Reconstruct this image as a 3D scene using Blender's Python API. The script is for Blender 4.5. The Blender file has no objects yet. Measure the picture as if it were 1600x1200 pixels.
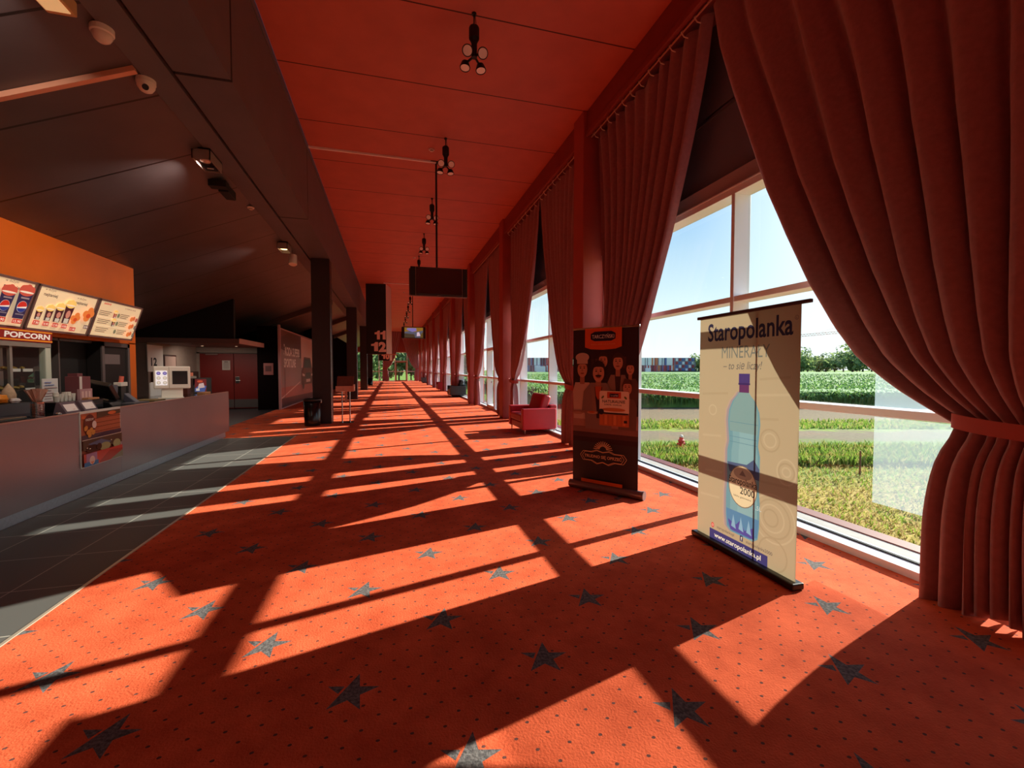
import bpy, bmesh, math, random
from mathutils import Vector, Matrix
PI = math.pi
random.seed(7)
SC = bpy.context.scene
COL = SC.collection

# ---------------------------------------------------------------- camera
cam_d = bpy.data.cameras.new('camera'); cam = bpy.data.objects.new('camera', cam_d); COL.objects.link(cam)
PITCH = math.atan(24 / 693.0); YAW = math.atan(190 / 693.0 * math.cos(PITCH))
cam.location = (0, 0, 1.5); cam.rotation_euler = (PI / 2 - PITCH, 0, -YAW)
cam_d.sensor_fit = 'HORIZONTAL'; cam_d.sensor_width = 36; cam_d.lens = 36 * 693 / 1600.0
cam_d.clip_start = .05; cam_d.clip_end = 2000
SC.camera = cam
# ---------------------------------------------------------------- view
SC.view_settings.view_transform = 'Standard'; SC.view_settings.look = 'None'
SC.view_settings.gamma = 1; SC.view_settings.use_curve_mapping = False
SC.view_settings.exposure = 0.35
SC.cycles.max_bounces = 12; SC.cycles.diffuse_bounces = 6; SC.cycles.transparent_max_bounces = 24
SC.cycles.sample_clamp_indirect = 6; SC.cycles.caustics_reflective = False; SC.cycles.caustics_refractive = False
# ---------------------------------------------------------------- sky and sun
SUN = Vector((2.05, .565, 1.0)).normalized()
w = bpy.data.worlds.new('sky'); SC.world = w; w.use_nodes = True
nt = w.node_tree; nt.nodes.clear()
def wn(t, **k):
    n = nt.nodes.new(t)
    for a, b in k.items(): setattr(n, a, b)
    return n
tc = wn('ShaderNodeTexCoord'); sp = wn('ShaderNodeSeparateXYZ'); nt.links.new(tc.outputs['Generated'], sp.inputs[0])
rp = wn('ShaderNodeValToRGB'); nt.links.new(sp.outputs['Z'], rp.inputs[0])
els = rp.color_ramp.elements
els[0].position = 0.0; els[0].color = (.88, .93, .94, 1)
els[1].position = 1.0; els[1].color = (.10, .24, .60, 1)
for p, c in ((.10, (.74, .88, .92)), (.17, (.58, .76, .84)), (.31, (.32, .54, .80)), (.48, (.20, .42, .76))):
    e = els.new(p); e.color = (*c, 1)
dt = wn('ShaderNodeVectorMath', operation='DOT_PRODUCT'); nt.links.new(tc.outputs['Generated'], dt.inputs[0])
dt.inputs[1].default_value = SUN
mr = wn('ShaderNodeMapRange'); nt.links.new(dt.outputs['Value'], mr.inputs[0])
mr.inputs[1].default_value = .8; mr.inputs[2].default_value = 1.0
pw = wn('ShaderNodeMath', operation='POWER'); nt.links.new(mr.outputs[0], pw.inputs[0]); pw.inputs[1].default_value = 1.5
mx = wn('ShaderNodeMix', data_type='RGBA'); nt.links.new(pw.outputs[0], mx.inputs['Factor'])
nt.links.new(rp.outputs[0], mx.inputs['A']); mx.inputs['B'].default_value = (1.5, 1.5, 1.45, 1)
bg = wn('ShaderNodeBackground'); bg.inputs[1].default_value = 1.05; nt.links.new(mx.outputs['Result'], bg.inputs[0])
wo = wn('ShaderNodeOutputWorld'); nt.links.new(bg.outputs[0], wo.inputs[0])
sd = bpy.data.lights.new('sun', 'SUN'); sd.energy = 10.5; sd.color = (1, .93, .80); sd.angle = math.radians(.55)
so = bpy.data.objects.new('sun', sd); COL.objects.link(so); so.location = (40, 10, 30)
so.rotation_euler = SUN.to_track_quat('Z', 'Y').to_euler()

# ================================================================= helpers
def lin(c):
    o = []
    for v in c[:3]:
        v = v / 255.0
        o.append(v / 12.92 if v <= .04045 else ((v + .055) / 1.055) ** 2.4)
    return (*o, 1)
MATS = {}
def mat(name, col=(128, 128, 128), rough=.6, metal=0, emit=0, trans=0, noise=0, nscale=8, bump=0, spec=.5, sheen=0, ecol=None):
    """principled material, colour in sRGB 0-255, optional mottling, bump and translucency"""
    if name in MATS: return MATS[name]
    m = bpy.data.materials.new(name); m.use_nodes = True; MATS[name] = m
    n = m.node_tree; b = n.nodes['Principled BSDF']; out = n.nodes['Material Output']
    c = lin(col)
    b.inputs['Base Color'].default_value = c; b.inputs['Roughness'].default_value = rough
    b.inputs['Metallic'].default_value = metal; b.inputs['Specular IOR Level'].default_value = spec
    if sheen: b.inputs['Sheen Weight'].default_value = sheen
    if emit:
        b.inputs['Emission Color'].default_value = lin(ecol or col); b.inputs['Emission Strength'].default_value = emit
    if noise or bump:
        t = n.nodes.new('ShaderNodeTexCoord'); nz = n.nodes.new('ShaderNodeTexNoise')
        nz.inputs['Scale'].default_value = nscale; nz.inputs['Detail'].default_value = 5
        n.links.new(t.outputs['Object'], nz.inputs['Vector'])
        if noise:
            r = n.nodes.new('ShaderNodeValToRGB'); n.links.new(nz.outputs['Fac'], r.inputs[0])
            r.color_ramp.elements[0].position = .3; r.color_ramp.elements[1].position = .7
            r.color_ramp.elements[0].color = tuple(v * (1 - noise) for v in c[:3]) + (1,)
            r.color_ramp.elements[1].color = tuple(min(1, v * (1 + noise)) for v in c[:3]) + (1,)
            n.links.new(r.outputs[0], b.inputs['Base Color'])
        if bump:
            bp = n.nodes.new('ShaderNodeBump'); bp.inputs['Strength'].default_value = bump; bp.inputs['Distance'].default_value = .02
            n.links.new(nz.outputs['Fac'], bp.inputs['Height']); n.links.new(bp.outputs[0], b.inputs['Normal'])
    if trans:
        tr = n.nodes.new('ShaderNodeBsdfTranslucent'); tr.inputs[0].default_value = c
        mxs = n.nodes.new('ShaderNodeMixShader'); mxs.inputs[0].default_value = trans
        n.links.new(b.outputs[0], mxs.inputs[1]); n.links.new(tr.outputs[0], mxs.inputs[2]); n.links.new(mxs.outputs[0], out.inputs[0])
    return m

ORI = {}
class MB:
    """collects shapes, then links them as ONE mesh object"""
    def __init__(s): s.bm = bmesh.new(); s.mi = 0
    def faces(s, vs, fs):
        v = [s.bm.verts.new(p) for p in vs]
        for f in fs:
            try:
                q = s.bm.faces.new([v[i] for i in f]); q.material_index = s.mi
            except ValueError: pass
        return v
    def box(s, x0, x1, y0, y1, z0, z1, M=None):
        vs = [Vector((x, y, z)) for z in (z0, z1) for y in (y0, y1) for x in (x0, x1)]
        if M: vs = [M @ v for v in vs]
        s.faces(vs, [(0, 2, 3, 1), (4, 5, 7, 6), (0, 1, 5, 4), (2, 6, 7, 3), (0, 4, 6, 2), (1, 3, 7, 5)]); return s
    def bar(s, a, b, r, seg=10, r2=None, cap=True):
        a = Vector(a); b = Vector(b); d = (b - a).normalized(); r2 = r if r2 is None else r2
        u = d.orthogonal().normalized(); v = d.cross(u)
        vs = [a + (u * math.cos(2 * PI * i / seg) + v * math.sin(2 * PI * i / seg)) * r for i in range(seg)]
        vs += [b + (u * math.cos(2 * PI * i / seg) + v * math.sin(2 * PI * i / seg)) * r2 for i in range(seg)]
        fs = [(i, (i + 1) % seg, seg + (i + 1) % seg, seg + i) for i in range(seg)]
        if cap: fs += [tuple(range(seg))[::-1], tuple(range(seg, 2 * seg))]
        s.faces(vs, fs); return s
    def beam(s, a, b, wd, ht=None):
        a = Vector(a); b = Vector(b); d = (b - a); L = d.length
        M = Matrix.Translation(a) @ d.to_track_quat('Z', 'Y').to_matrix().to_4x4(); ht = ht or wd
        return s.box(-wd / 2, wd / 2, -ht / 2, ht / 2, 0, L, M)
    def lathe(s, prof, c=(0, 0, 0), seg=20, M=None):
        c = Vector(c); vs = []; n = len(prof)
        for i in range(seg):
            a = 2 * PI * i / seg
            for r, z in prof:
                p = Vector((r * math.cos(a), r * math.sin(a), z)); p = (M @ p) if M else p + c
                vs.append(p)
        fs = []
        for i in range(seg):
            j = (i + 1) % seg
            for k in range(n - 1): fs.append((i * n + k, j * n + k, j * n + k + 1, i * n + k + 1))
        s.faces(vs, fs)
        bmesh.ops.remove_doubles(s.bm, verts=s.bm.verts, dist=1e-6); return s
    def prism(s, pts, e):
        e = Vector(e); n = len(pts); vs = [Vector(p) for p in pts] + [Vector(p) + e for p in pts]
        s.faces(vs, [tuple(range(n))[::-1], tuple(range(n, 2 * n))] + [(i, (i + 1) % n, n + (i + 1) % n, n + i) for i in range(n)]); return s
    def tube(s, pts, r, seg=8):
        for a, b in zip(pts, pts[1:]): s.bar(a, b, r, seg)
        return s
    def build(s, name, mats, parent=None, bevel=0, smooth=False, sub=0, seg=2, fixn=True, world=True):
        if fixn: bmesh.ops.recalc_face_normals(s.bm, faces=s.bm.faces)
        me = bpy.data.meshes.new(name)
        if parent is not None and world:
            o = Vector(ORI.get(parent.name, (0, 0, 0)))
            bmesh.ops.translate(s.bm, vec=-o, verts=s.bm.verts)
        s.bm.to_mesh(me); s.bm.free()
        for m in (mats if isinstance(mats, (list, tuple)) else [mats]): me.materials.append(m)
        ob = bpy.data.objects.new(name, me); COL.objects.link(ob)
        if parent is not None:
            ob.parent = parent; ORI[ob.name] = ORI.get(parent.name, (0, 0, 0))
        if smooth:
            for p in me.polygons: p.use_smooth = True
        if bevel:
            md = ob.modifiers.new('bevel', 'BEVEL'); md.width = bevel; md.segments = seg; md.limit_method = 'ANGLE'; md.angle_limit = .6
        if sub:
            md = ob.modifiers.new('sub', 'SUBSURF'); md.levels = sub; md.render_levels = sub
        return ob
def tag(o, label, cat, group=None, kind=None):
    o['label'] = label; o['category'] = cat
    if group: o['group'] = group
    if kind: o['kind'] = kind
    return o
def thing(name, loc, label, cat, group=None, rz=0):
    o = bpy.data.objects.new(name, None); COL.objects.link(o); o.location = loc; o.rotation_euler.z = rz
    o.empty_display_size = .1; ORI[o.name] = tuple(loc)
    return tag(o, label, cat, group)
def struct(o): o['kind'] = 'structure'; return o
def dup(root, loc, label, rz=None, group=None):
    r = root.copy(); COL.objects.link(r); r.location = loc; r['label'] = label
    if rz is not None: r.rotation_euler.z = rz
    if group: r['group'] = group
    for ch in list(root.children):
        c = ch.copy(); COL.objects.link(c); c.parent = r
        for g in list(ch.children):
            d = g.copy(); COL.objects.link(d); d.parent = c
    return r
_tc = {}
def text_polys(s, bold):
    k = (s, bold)
    if k in _tc: return _tc[k]
    cu = bpy.data.curves.new('lettering', 'FONT'); cu.body = s; cu.size = 1; cu.offset = bold; cu.resolution_u = 3; cu.fill_mode = 'FRONT'
    ob = bpy.data.objects.new('lettering', cu); COL.objects.link(ob)
    dg = bpy.context.evaluated_depsgraph_get(); dg.update()
    ev = ob.evaluated_get(dg); me = ev.to_mesh()
    vs = [(v.co.x, v.co.y) for v in me.vertices]; fs = [tuple(p.vertices) for p in me.polygons]
    ev.to_mesh_clear(); bpy.data.objects.remove(ob); bpy.data.curves.remove(cu)
    _tc[k] = (vs, fs); return _tc[k]
class Art:
    """flat printed graphics in the plane O + x*U + y*V, colours in sRGB; one mesh with a material per ink"""
    def __init__(s, O, U, V, emit=0, trans=0, rough=.5, step=.0007):
        s.O = Vector(O); s.U = Vector(U).normalized(); s.V = Vector(V).normalized(); s.N = s.U.cross(s.V)
        s.e = emit; s.t = trans; s.r = rough; s.L = []; s.step = step
    def _add(s, pts, fs, c): s.L.append((pts, fs, c)); return s
    def poly(s, pts, c): return s._add(pts, [tuple(range(len(pts)))], c)
    def rect(s, x, y, a, b, c): return s.poly([(x, y), (x + a, y), (x + a, y + b), (x, y + b)], c)
    def ell(s, cx, cy, rx, ry, c, a0=0, a1=360, n=24, rot=0):
        pts = []
        for i in range(n + (0 if a1 - a0 >= 360 else 1)):
            a = math.radians(a0 + (a1 - a0) * i / n); x = rx * math.cos(a); y = ry * math.sin(a); r = math.radians(rot)
            pts.append((cx + x * math.cos(r) - y * math.sin(r), cy + x * math.sin(r) + y * math.cos(r)))
        return s.poly(pts, c)
    def line(s, x0, y0, x1, y1, wd, c):
        dx, dy = x1 - x0, y1 - y0; l = math.hypot(dx, dy) or 1; a, b = -dy / l * wd / 2, dx / l * wd / 2
        return s.poly([(x0 + a, y0 + b), (x0 - a, y0 - b), (x1 - a, y1 - b), (x1 + a, y1 + b)], c)
    def ring(s, cx, cy, rx, ry, wd, c, n=28):
        o = [(cx + rx * math.cos(2 * PI * i / n), cy + ry * math.sin(2 * PI * i / n)) for i in range(n)]
        q = [(cx + (rx - wd) * math.cos(2 * PI * i / n), cy + (ry - wd) * math.sin(2 * PI * i / n)) for i in range(n)]
        return s._add(o + q, [(i, (i + 1) % n, n + (i + 1) % n, n + i) for i in range(n)], c)
    def text(s, t, x, y, h, c, wid=None, bold=.02, align='L', shear=0, rot=0):
        vs, fs = text_polys(t, bold)
        if not vs: return s
        x0 = min(v[0] for v in vs); x1 = max(v[0] for v in vs)
        k = h / .73; kx = k if wid is None else wid / (x1 - x0)
        W = (x1 - x0) * kx; off = {'L': 0, 'C': -W / 2, 'R': -W}[align]; cr, sr = math.cos(rot), math.sin(rot)
        pts = []
        for a, b in vs:
            px = off + (a - x0) * kx + shear * b * k; py = b * k
            pts.append((x + px * cr - py * sr, y + px * sr + py * cr))
        return s._add(pts, fs, c)
    def overlay(s):
        from mathutils.geometry import delaunay_2d_cdt
        V, F, own = [], [], []
        for i, (pts, fs, c) in enumerate(s.L):
            o = len(V); V += [Vector(p) for p in pts]
            for f in fs:
                ar = sum(pts[p][0] * pts[q][1] - pts[q][0] * pts[p][1] for p, q in zip(f, f[1:] + f[:1]))
                if abs(ar) < 1e-9: continue
                F.append([o + j for j in (f if ar > 0 else f[::-1])]); own.append(i)
        vo, eo, fo, ov, oe, of = delaunay_2d_cdt(V, [], F, 1, 1e-5)
        import numpy as np
        vv = np.array([tuple(v) for v in vo]); C = np.array([vv[list(f)].mean(0) for f in fo]); top = np.full(len(fo), -1)
        for f, i in zip(F, own):
            P = np.array([tuple(V[j]) for j in f]); lo, hi = P.min(0), P.max(0)
            idx = np.nonzero((C[:, 0] >= lo[0]) & (C[:, 0] <= hi[0]) & (C[:, 1] >= lo[1]) & (C[:, 1] <= hi[1]) & (top < i))[0]
            if not len(idx): continue
            x, y = C[idx, 0], C[idx, 1]; ins = np.zeros(len(idx), bool)
            for p, q in zip(P, np.roll(P, -1, 0)):
                if p[1] == q[1]: continue
                c = (p[1] > y) != (q[1] > y); ins ^= c & (x < (q[0] - p[0]) * (y - p[1]) / (q[1] - p[1]) + p[0])
            top[idx[ins]] = i
        by = {}
        for f, i in zip(fo, top):
            if i >= 0: by.setdefault(int(i), []).append(tuple(f))
        return [([tuple(v) for v in vo], fs, s.L[i][2]) for i, fs in sorted(by.items())]
    def build(s, name, parent, label=None):
        bm = bmesh.new(); cols = []
        if s.t: s.L = s.overlay(); s.step = 0
        for i, (pts, fs, c) in enumerate(s.L):
            if c not in cols: cols.append(c)
            d = s.N * (.0015 + i * s.step)
            v = [bm.verts.new(s.O + s.U * a + s.V * b + d) for a, b in pts]
            for f in fs:
                try: q = bm.faces.new([v[j] for j in f]); q.material_index = cols.index(c)
                except ValueError: continue
                q.normal_update()
                if q.normal.dot(s.N) < 0: q.normal_flip()
        me = bpy.data.meshes.new(name); o = Vector(ORI.get(parent.name, (0, 0, 0))) if parent else Vector()
        bmesh.ops.translate(bm, vec=-o, verts=bm.verts); bm.to_mesh(me); bm.free()
        for c in cols: me.materials.append(mat('ink_%d_%d_%d_%s_%s' % (*c, s.e, s.t), c, s.r, emit=s.e, trans=s.t, spec=.2))
        ob = bpy.data.objects.new(name, me); COL.objects.link(ob)
        if parent: ob.parent = parent; ORI[ob.name] = tuple(o)
        if label: ob['label'] = label
        return ob

# ================================================================= materials
def nodes_of(m): return m.node_tree.nodes, m.node_tree.links
def carpet_material():
    m = bpy.data.materials.new('star_carpet'); m.use_nodes = True; N, L = nodes_of(m); b = N['Principled BSDF']
    b.inputs['Roughness'].default_value = .95; b.inputs['Specular IOR Level'].default_value = .1
    tcn = N.new('ShaderNodeTexCoord')
    def M(op, a=None, bb=None, c=None):
        n = N.new('ShaderNodeMath'); n.operation = op
        for i, v in enumerate((a, bb, c)):
            if v is None: continue
            if isinstance(v, (int, float)): n.inputs[i].default_value = v
            else: L.new(v, n.inputs[i])
        return n.outputs[0]
    def lattice(ox, oy, px, py):
        mp = N.new('ShaderNodeVectorMath'); mp.operation = 'SUBTRACT'; L.new(tcn.outputs['Object'], mp.inputs[0]); mp.inputs[1].default_value = (ox, oy, 0)
        wr = N.new('ShaderNodeVectorMath'); wr.operation = 'WRAP'; L.new(mp.outputs[0], wr.inputs[0])
        wr.inputs[1].default_value = (px / 2, py / 2, 1); wr.inputs[2].default_value = (-px / 2, -py / 2, -1)
        s2 = N.new('ShaderNodeSeparateXYZ'); L.new(wr.outputs[0], s2.inputs[0]); return s2.outputs[0], s2.outputs[1]
    def star(x, y, R):
        r = M('SQRT', M('ADD', M('MULTIPLY', x, x), M('MULTIPLY', y, y)))
        a = M('PINGPONG', M('ADD', M('ARCTAN2', y, x), -1.32 + 4 * PI), PI / 5)
        d = M('MULTIPLY', r, M('COSINE', M('SUBTRACT', 1.2566, a)))
        inside = M('LESS_THAN', d, .309 * R * 1.12)
        # the slanting slit that splits one arm from the star
        sl = M('ABSOLUTE', M('ADD', M('ADD', M('MULTIPLY', x, .844), M('MULTIPLY', y, -.536)), .0455))
        return M('MULTIPLY', inside, M('GREATER_THAN', sl, .0055))
    PX, PY = .947, .982
    x1, y1 = lattice(.283, 1.64, PX, PY); x2, y2 = lattice(.283 + PX / 2, 1.64 + PY / 2, PX, PY)
    st = M('MAXIMUM', star(x1, y1, .115), star(x2, y2, .115))
    def dots(ox, oy):
        x, y = lattice(ox, oy, PX / 7, PY / 7)
        return M('LESS_THAN', M('ADD', M('MULTIPLY', x, x), M('MULTIPLY', M('MULTIPLY', y, y), 1.6)), .0085 ** 2)
    dd = M('MAXIMUM', dots(.283 + .06, 1.64 + .04), dots(.283 + .06 + PX / 14, 1.64 + .04 + PY / 14))
    near = M('MULTIPLY', dd, M('SUBTRACT', 1, st))
    nz = N.new('ShaderNodeTexNoise'); nz.inputs['Scale'].default_value = 3.2; nz.inputs['Detail'].default_value = 7; nz.inputs['Roughness'].default_value = .65
    L.new(tcn.outputs['Object'], nz.inputs['Vector'])
    rp2 = N.new('ShaderNodeValToRGB'); L.new(nz.outputs['Fac'], rp2.inputs[0])
    e = rp2.color_ramp.elements; e[0].position = .32; e[0].color = (.55, .085, .032, 1); e[1].position = .68; e[1].color = (.82, .148, .060, 1)
    m1 = N.new('ShaderNodeMix'); m1.data_type = 'RGBA'; L.new(near, m1.inputs['Factor']); L.new(rp2.outputs[0], m1.inputs['A']); m1.inputs['B'].default_value = (.14, .055, .045, 1)
    m2 = N.new('ShaderNodeMix'); m2.data_type = 'RGBA'; L.new(st, m2.inputs['Factor']); L.new(m1.outputs['Result'], m2.inputs['A'])
    n3 = N.new('ShaderNodeTexNoise'); n3.inputs['Scale'].default_value = 60; L.new(tcn.outputs['Object'], n3.inputs['Vector'])
    r3 = N.new('ShaderNodeValToRGB'); L.new(n3.outputs['Fac'], r3.inputs[0]); r3.color_ramp.elements[0].color = (.085, .078, .08, 1); r3.color_ramp.elements[1].color = (.20, .185, .18, 1)
    r3.color_ramp.elements[0].position = .35; r3.color_ramp.elements[1].position = .65
    L.new(r3.outputs[0], m2.inputs['B']); L.new(m2.outputs['Result'], b.inputs['Base Color'])
    n4 = N.new('ShaderNodeTexNoise'); n4.inputs['Scale'].default_value = 90; n4.inputs['Detail'].default_value = 3; L.new(tcn.outputs['Object'], n4.inputs['Vector'])
    bp = N.new('ShaderNodeBump'); bp.inputs['Strength'].default_value = .35; bp.inputs['Distance'].default_value = .01
    L.new(n4.outputs['Fac'], bp.inputs['Height']); L.new(bp.outputs[0], b.inputs['Normal'])
    return m
def seam_material(name, col, seam, period, off, wd, rough, spec=.5, noise=.12, bump=.05, axis=1, nscale=2.5):
    m = bpy.data.materials.new(name); m.use_nodes = True; N, L = nodes_of(m); b = N['Principled BSDF']
    b.inputs['Roughness'].default_value = rough; b.inputs['Specular IOR Level'].default_value = spec
    t = N.new('ShaderNodeTexCoord'); s2 = N.new('ShaderNodeSeparateXYZ'); L.new(t.outputs['Object'], s2.inputs[0])
    nz = N.new('ShaderNodeTexNoise'); nz.inputs['Scale'].default_value = nscale; nz.inputs['Detail'].default_value = 4; L.new(t.outputs['Object'], nz.inputs['Vector'])
    a = N.new('ShaderNodeMath'); a.operation = 'SUBTRACT'; L.new(s2.outputs[axis], a.inputs[0]); a.inputs[1].default_value = off
    wr = N.new('ShaderNodeMath'); wr.operation = 'WRAP'; L.new(a.outputs[0], wr.inputs[0]); wr.inputs[1].default_value = period / 2; wr.inputs[2].default_value = -period / 2
    ab = N.new('ShaderNodeMath'); ab.operation = 'ABSOLUTE'; L.new(wr.outputs[0], ab.inputs[0])
    lt = N.new('ShaderNodeMath'); lt.operation = 'LESS_THAN'; L.new(ab.outputs[0], lt.inputs[0]); lt.inputs[1].default_value = wd / 2
    c = lin(col); r = N.new('ShaderNodeValToRGB'); L.new(nz.outputs['Fac'], r.inputs[0])
    r.color_ramp.elements[0].position = .3; r.color_ramp.elements[1].position = .7
    r.color_ramp.elements[0].color = tuple(v * (1 - noise) for v in c[:3]) + (1,); r.color_ramp.elements[1].color = tuple(v * (1 + noise) for v in c[:3]) + (1,)
    mxx = N.new('ShaderNodeMix'); mxx.data_type = 'RGBA'; L.new(lt.outputs[0], mxx.inputs['Factor']); L.new(r.outputs[0], mxx.inputs['A']); mxx.inputs['B'].default_value = lin(seam)
    L.new(mxx.outputs['Result'], b.inputs['Base Color'])
    bp = N.new('ShaderNodeBump'); bp.inputs['Strength'].default_value = bump; bp.inputs['Distance'].default_value = .05
    L.new(nz.outputs['Fac'], bp.inputs['Height']); L.new(bp.outputs[0], b.inputs['Normal'])
    return m
def tile_material():
    m = bpy.data.materials.new('grey_floor_tiles'); m.use_nodes = True; N, L = nodes_of(m); b = N['Principled BSDF']
    t = N.new('ShaderNodeTexCoord'); br = N.new('ShaderNodeTexBrick'); L.new(t.outputs['Object'], br.inputs['Vector'])
    br.offset = 0; br.inputs['Scale'].default_value = 1; br.inputs['Brick Width'].default_value = .62; br.inputs['Row Height'].default_value = .62
    br.inputs['Mortar Size'].default_value = .004; br.inputs['Color1'].default_value = lin((98, 98, 95)); br.inputs['Color2'].default_value = lin((92, 92, 89)); br.inputs['Mortar'].default_value = lin((190, 186, 175))
    L.new(br.outputs[0], b.inputs['Base Color']); b.inputs['Roughness'].default_value = .45; return m
def glass_material(name='window_glass', tint=(.93, .97, .96), dirt=.0):
    m = bpy.data.materials.new(name); m.use_nodes = True; N, L = nodes_of(m); N.remove(N['Principled BSDF'])
    tr = N.new('ShaderNodeBsdfTransparent'); tr.inputs[0].default_value = (*tint, 1)
    gl = N.new('ShaderNodeBsdfGlossy'); gl.inputs['Roughness'].default_value = .0
    lw = N.new('ShaderNodeLayerWeight'); lw.inputs[0].default_value = .5
    p5 = N.new('ShaderNodeMath'); p5.operation = 'POWER'; L.new(lw.outputs['Facing'], p5.inputs[0]); p5.inputs[1].default_value = 5
    fr = N.new('ShaderNodeMath'); fr.operation = 'MULTIPLY_ADD'; L.new(p5.outputs[0], fr.inputs[0]); fr.inputs[1].default_value = .55; fr.inputs[2].default_value = .06
    ms = N.new('ShaderNodeMixShader'); L.new(fr.outputs[0], ms.inputs[0]); L.new(tr.outputs[0], ms.inputs[1]); L.new(gl.outputs[0], ms.inputs[2])
    L.new(ms.outputs[0], N['Material Output'].inputs[0]); return m
def pale_rect_material():
    m = bpy.data.materials.new('pale_film'); m.use_nodes = True; N, L = nodes_of(m); b = N['Principled BSDF']
    b.inputs['Base Color'].default_value = (.62, .76, .86, 1); b.inputs['Roughness'].default_value = .6
    tr = N.new('ShaderNodeBsdfTransparent'); tl = N.new('ShaderNodeBsdfTranslucent'); tl.inputs[0].default_value = (.55, .72, .84, 1)
    a1 = N.new('ShaderNodeMixShader'); a1.inputs[0].default_value = .4; L.new(b.outputs[0], a1.inputs[1]); L.new(tl.outputs[0], a1.inputs[2])
    a2 = N.new('ShaderNodeMixShader'); a2.inputs[0].default_value = .40; L.new(tr.outputs[0], a2.inputs[1]); L.new(a1.outputs[0], a2.inputs[2])
    L.new(a2.outputs[0], N['Material Output'].inputs[0]); return m

CARPET = carpet_material(); TILE = tile_material(); GLASS = glass_material(); PALE_RECT = pale_rect_material()
REDCEIL = seam_material('red_ceiling_paint', (203, 100, 80), (80, 24, 18), 1.54, 5.63, .022, .55, .3, .06, .02)
DARKCEIL = seam_material('dark_ceiling_panels', (92, 82, 86), (20, 12, 12), 1.28, 5.80, .03, .38, .55, .15, .12, 1, 1.3)
SOFFIT = mat('dark_brown_board', (100, 90, 94), .5, noise=.08, nscale=2)
BLACK = mat('black_paint', (22, 16, 16), .6); GAP = mat('shadow_gap', (8, 5, 5), .9)
COLUMN = mat('dark_column_paint', (48, 34, 36), .5)
RED_WALL = mat('red_wall_paint', (176, 78, 68), .6, noise=.05, nscale=3)
PELMET = mat('dark_red_pelmet', (150, 62, 54), .6, noise=.06, nscale=3)
CURTAIN = mat('red_velvet', (160, 108, 114), .85, sheen=.3, noise=.10, nscale=25, bump=.15)
TIE = mat('tieback_velvet', (170, 60, 52), .8, trans=.1, sheen=.4)
ALU = mat('white_aluminium', (236, 236, 238), .45); ALU2 = mat('sill_aluminium', (225, 228, 232), .35, metal=.2)
MAUVE = mat('mauve_wall_band', (186, 172, 180), .7); DARKBLIND = mat('dark_blind', (116, 112, 130), .6)
ORANGE = mat('orange_paint', (226, 106, 18), .6, noise=.05, nscale=2)
CHROME = mat('brushed_steel', (190, 190, 190), .25, metal=1); STEEL = mat('counter_panel', (146, 138, 142), .32, metal=.55, noise=.04, nscale=1.5)
PLINTH = mat('plinth_aluminium', (190, 200, 208), .35, metal=.4, noise=.08, nscale=30)
WHITE = mat('white_plastic', (226, 224, 214), .45); PAPER = mat('white_paper', (228, 226, 224), .8); BLKPL = mat('black_plastic', (20, 20, 22), .35)
WORKTOP = mat('black_stone_worktop', (24, 20, 20), .12); WOOD = mat('pale_wood', (196, 140, 96), .5, noise=.15, nscale=12)
REDDOOR = mat('dark_red_door', (118, 20, 14), .5); BEIGE = mat('beige_wall', (150, 132, 122), .7, noise=.05)
DARKWALL = mat('dark_wall', (34, 24, 24), .7); BROWNWALL = mat('brown_wall', (86, 62, 58), .7)

# ================================================================= the setting
YE = 55.0; YN = -4.0; ZC = 5.92
def quad(name, pts, m):
    b = MB(); b.faces([Vector(p) for p in pts], [tuple(range(len(pts)))]); return struct(b.build(name, m, fixn=False))
b = MB()
b.box(-2.05, 3.6, YN, 10.75, -.12, 0); b.box(-4.05, 3.6, 10.75, YE, -.12, 0)
struct(b.build('floor', CARPET))
b = MB(); b.box(-12, -2.05, YN, 10.75, -.12, -.001); struct(b.build('floor_tiled', TILE))
b = MB(); b.box(-12, -4.05, 10.75, YE, -.12, -.001); struct(b.build('floor_dark', mat('dark_tile_floor', (40, 38, 42), .4, noise=.1)))
b = MB(); b.box(-2.062, -2.04, YN, 10.75, -.02, .005); b.box(-4.05, -2.062, 10.74, 10.76, -.02, .005); struct(b.build('trim_1', mat('floor_strip_metal', (220, 210, 190), .3, metal=.6)))
b = MB(); b.box(-1.53, 3.8, YN, YE, ZC, ZC + .1); struct(b.build('ceiling', REDCEIL))
# sloping dark ceiling over the foyer: 4.5 m at the bulkhead, falling to the left
b = MB(); b.prism([(-2.38, YN, 4.5), (-12, YN, 4.5 - .405 * 9.62), (-12, YN, 5.2 - .405 * 9.62), (-2.38, YN, 5.2)], (0, YE - YN, 0))
struct(b.build('ceiling_sloped', DARKCEIL))
# bulkhead box between the two ceilings, with its access panels outlined by shadow gaps
b = MB()
BX0, BX1, BZ = -2.06, -1.55, 4.46
for y0, y1 in ((YN, 5.25), (5.295, 9.64), (9.68, YE)): b.box(BX0, BX1, y0, y1, BZ, ZC + .1)
b.mi = 1; b.box(BX0 + .02, BX1 - .02, 5.2, 5.35, BZ + .02, ZC); b.box(BX0 + .02, BX1 - .02, 9.6, 9.72, BZ + .02, ZC)
b.box(BX0 - .05, BX0, YN, YE, BZ + .06, 5.6)
b.mi = 0; b.box(BX1, BX1 + .014, YN, YE, ZC - .10, ZC)
struct(b.build('beam_bulkhead', [SOFFIT, GAP]))
b = MB(); b.box(-2.40, BX0 - .05, YN, YE, 4.47, 5.6); struct(b.build('beam_soffit', mat('dark_grey_board', (108, 98, 102), .45, noise=.06, nscale=2)))
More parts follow.
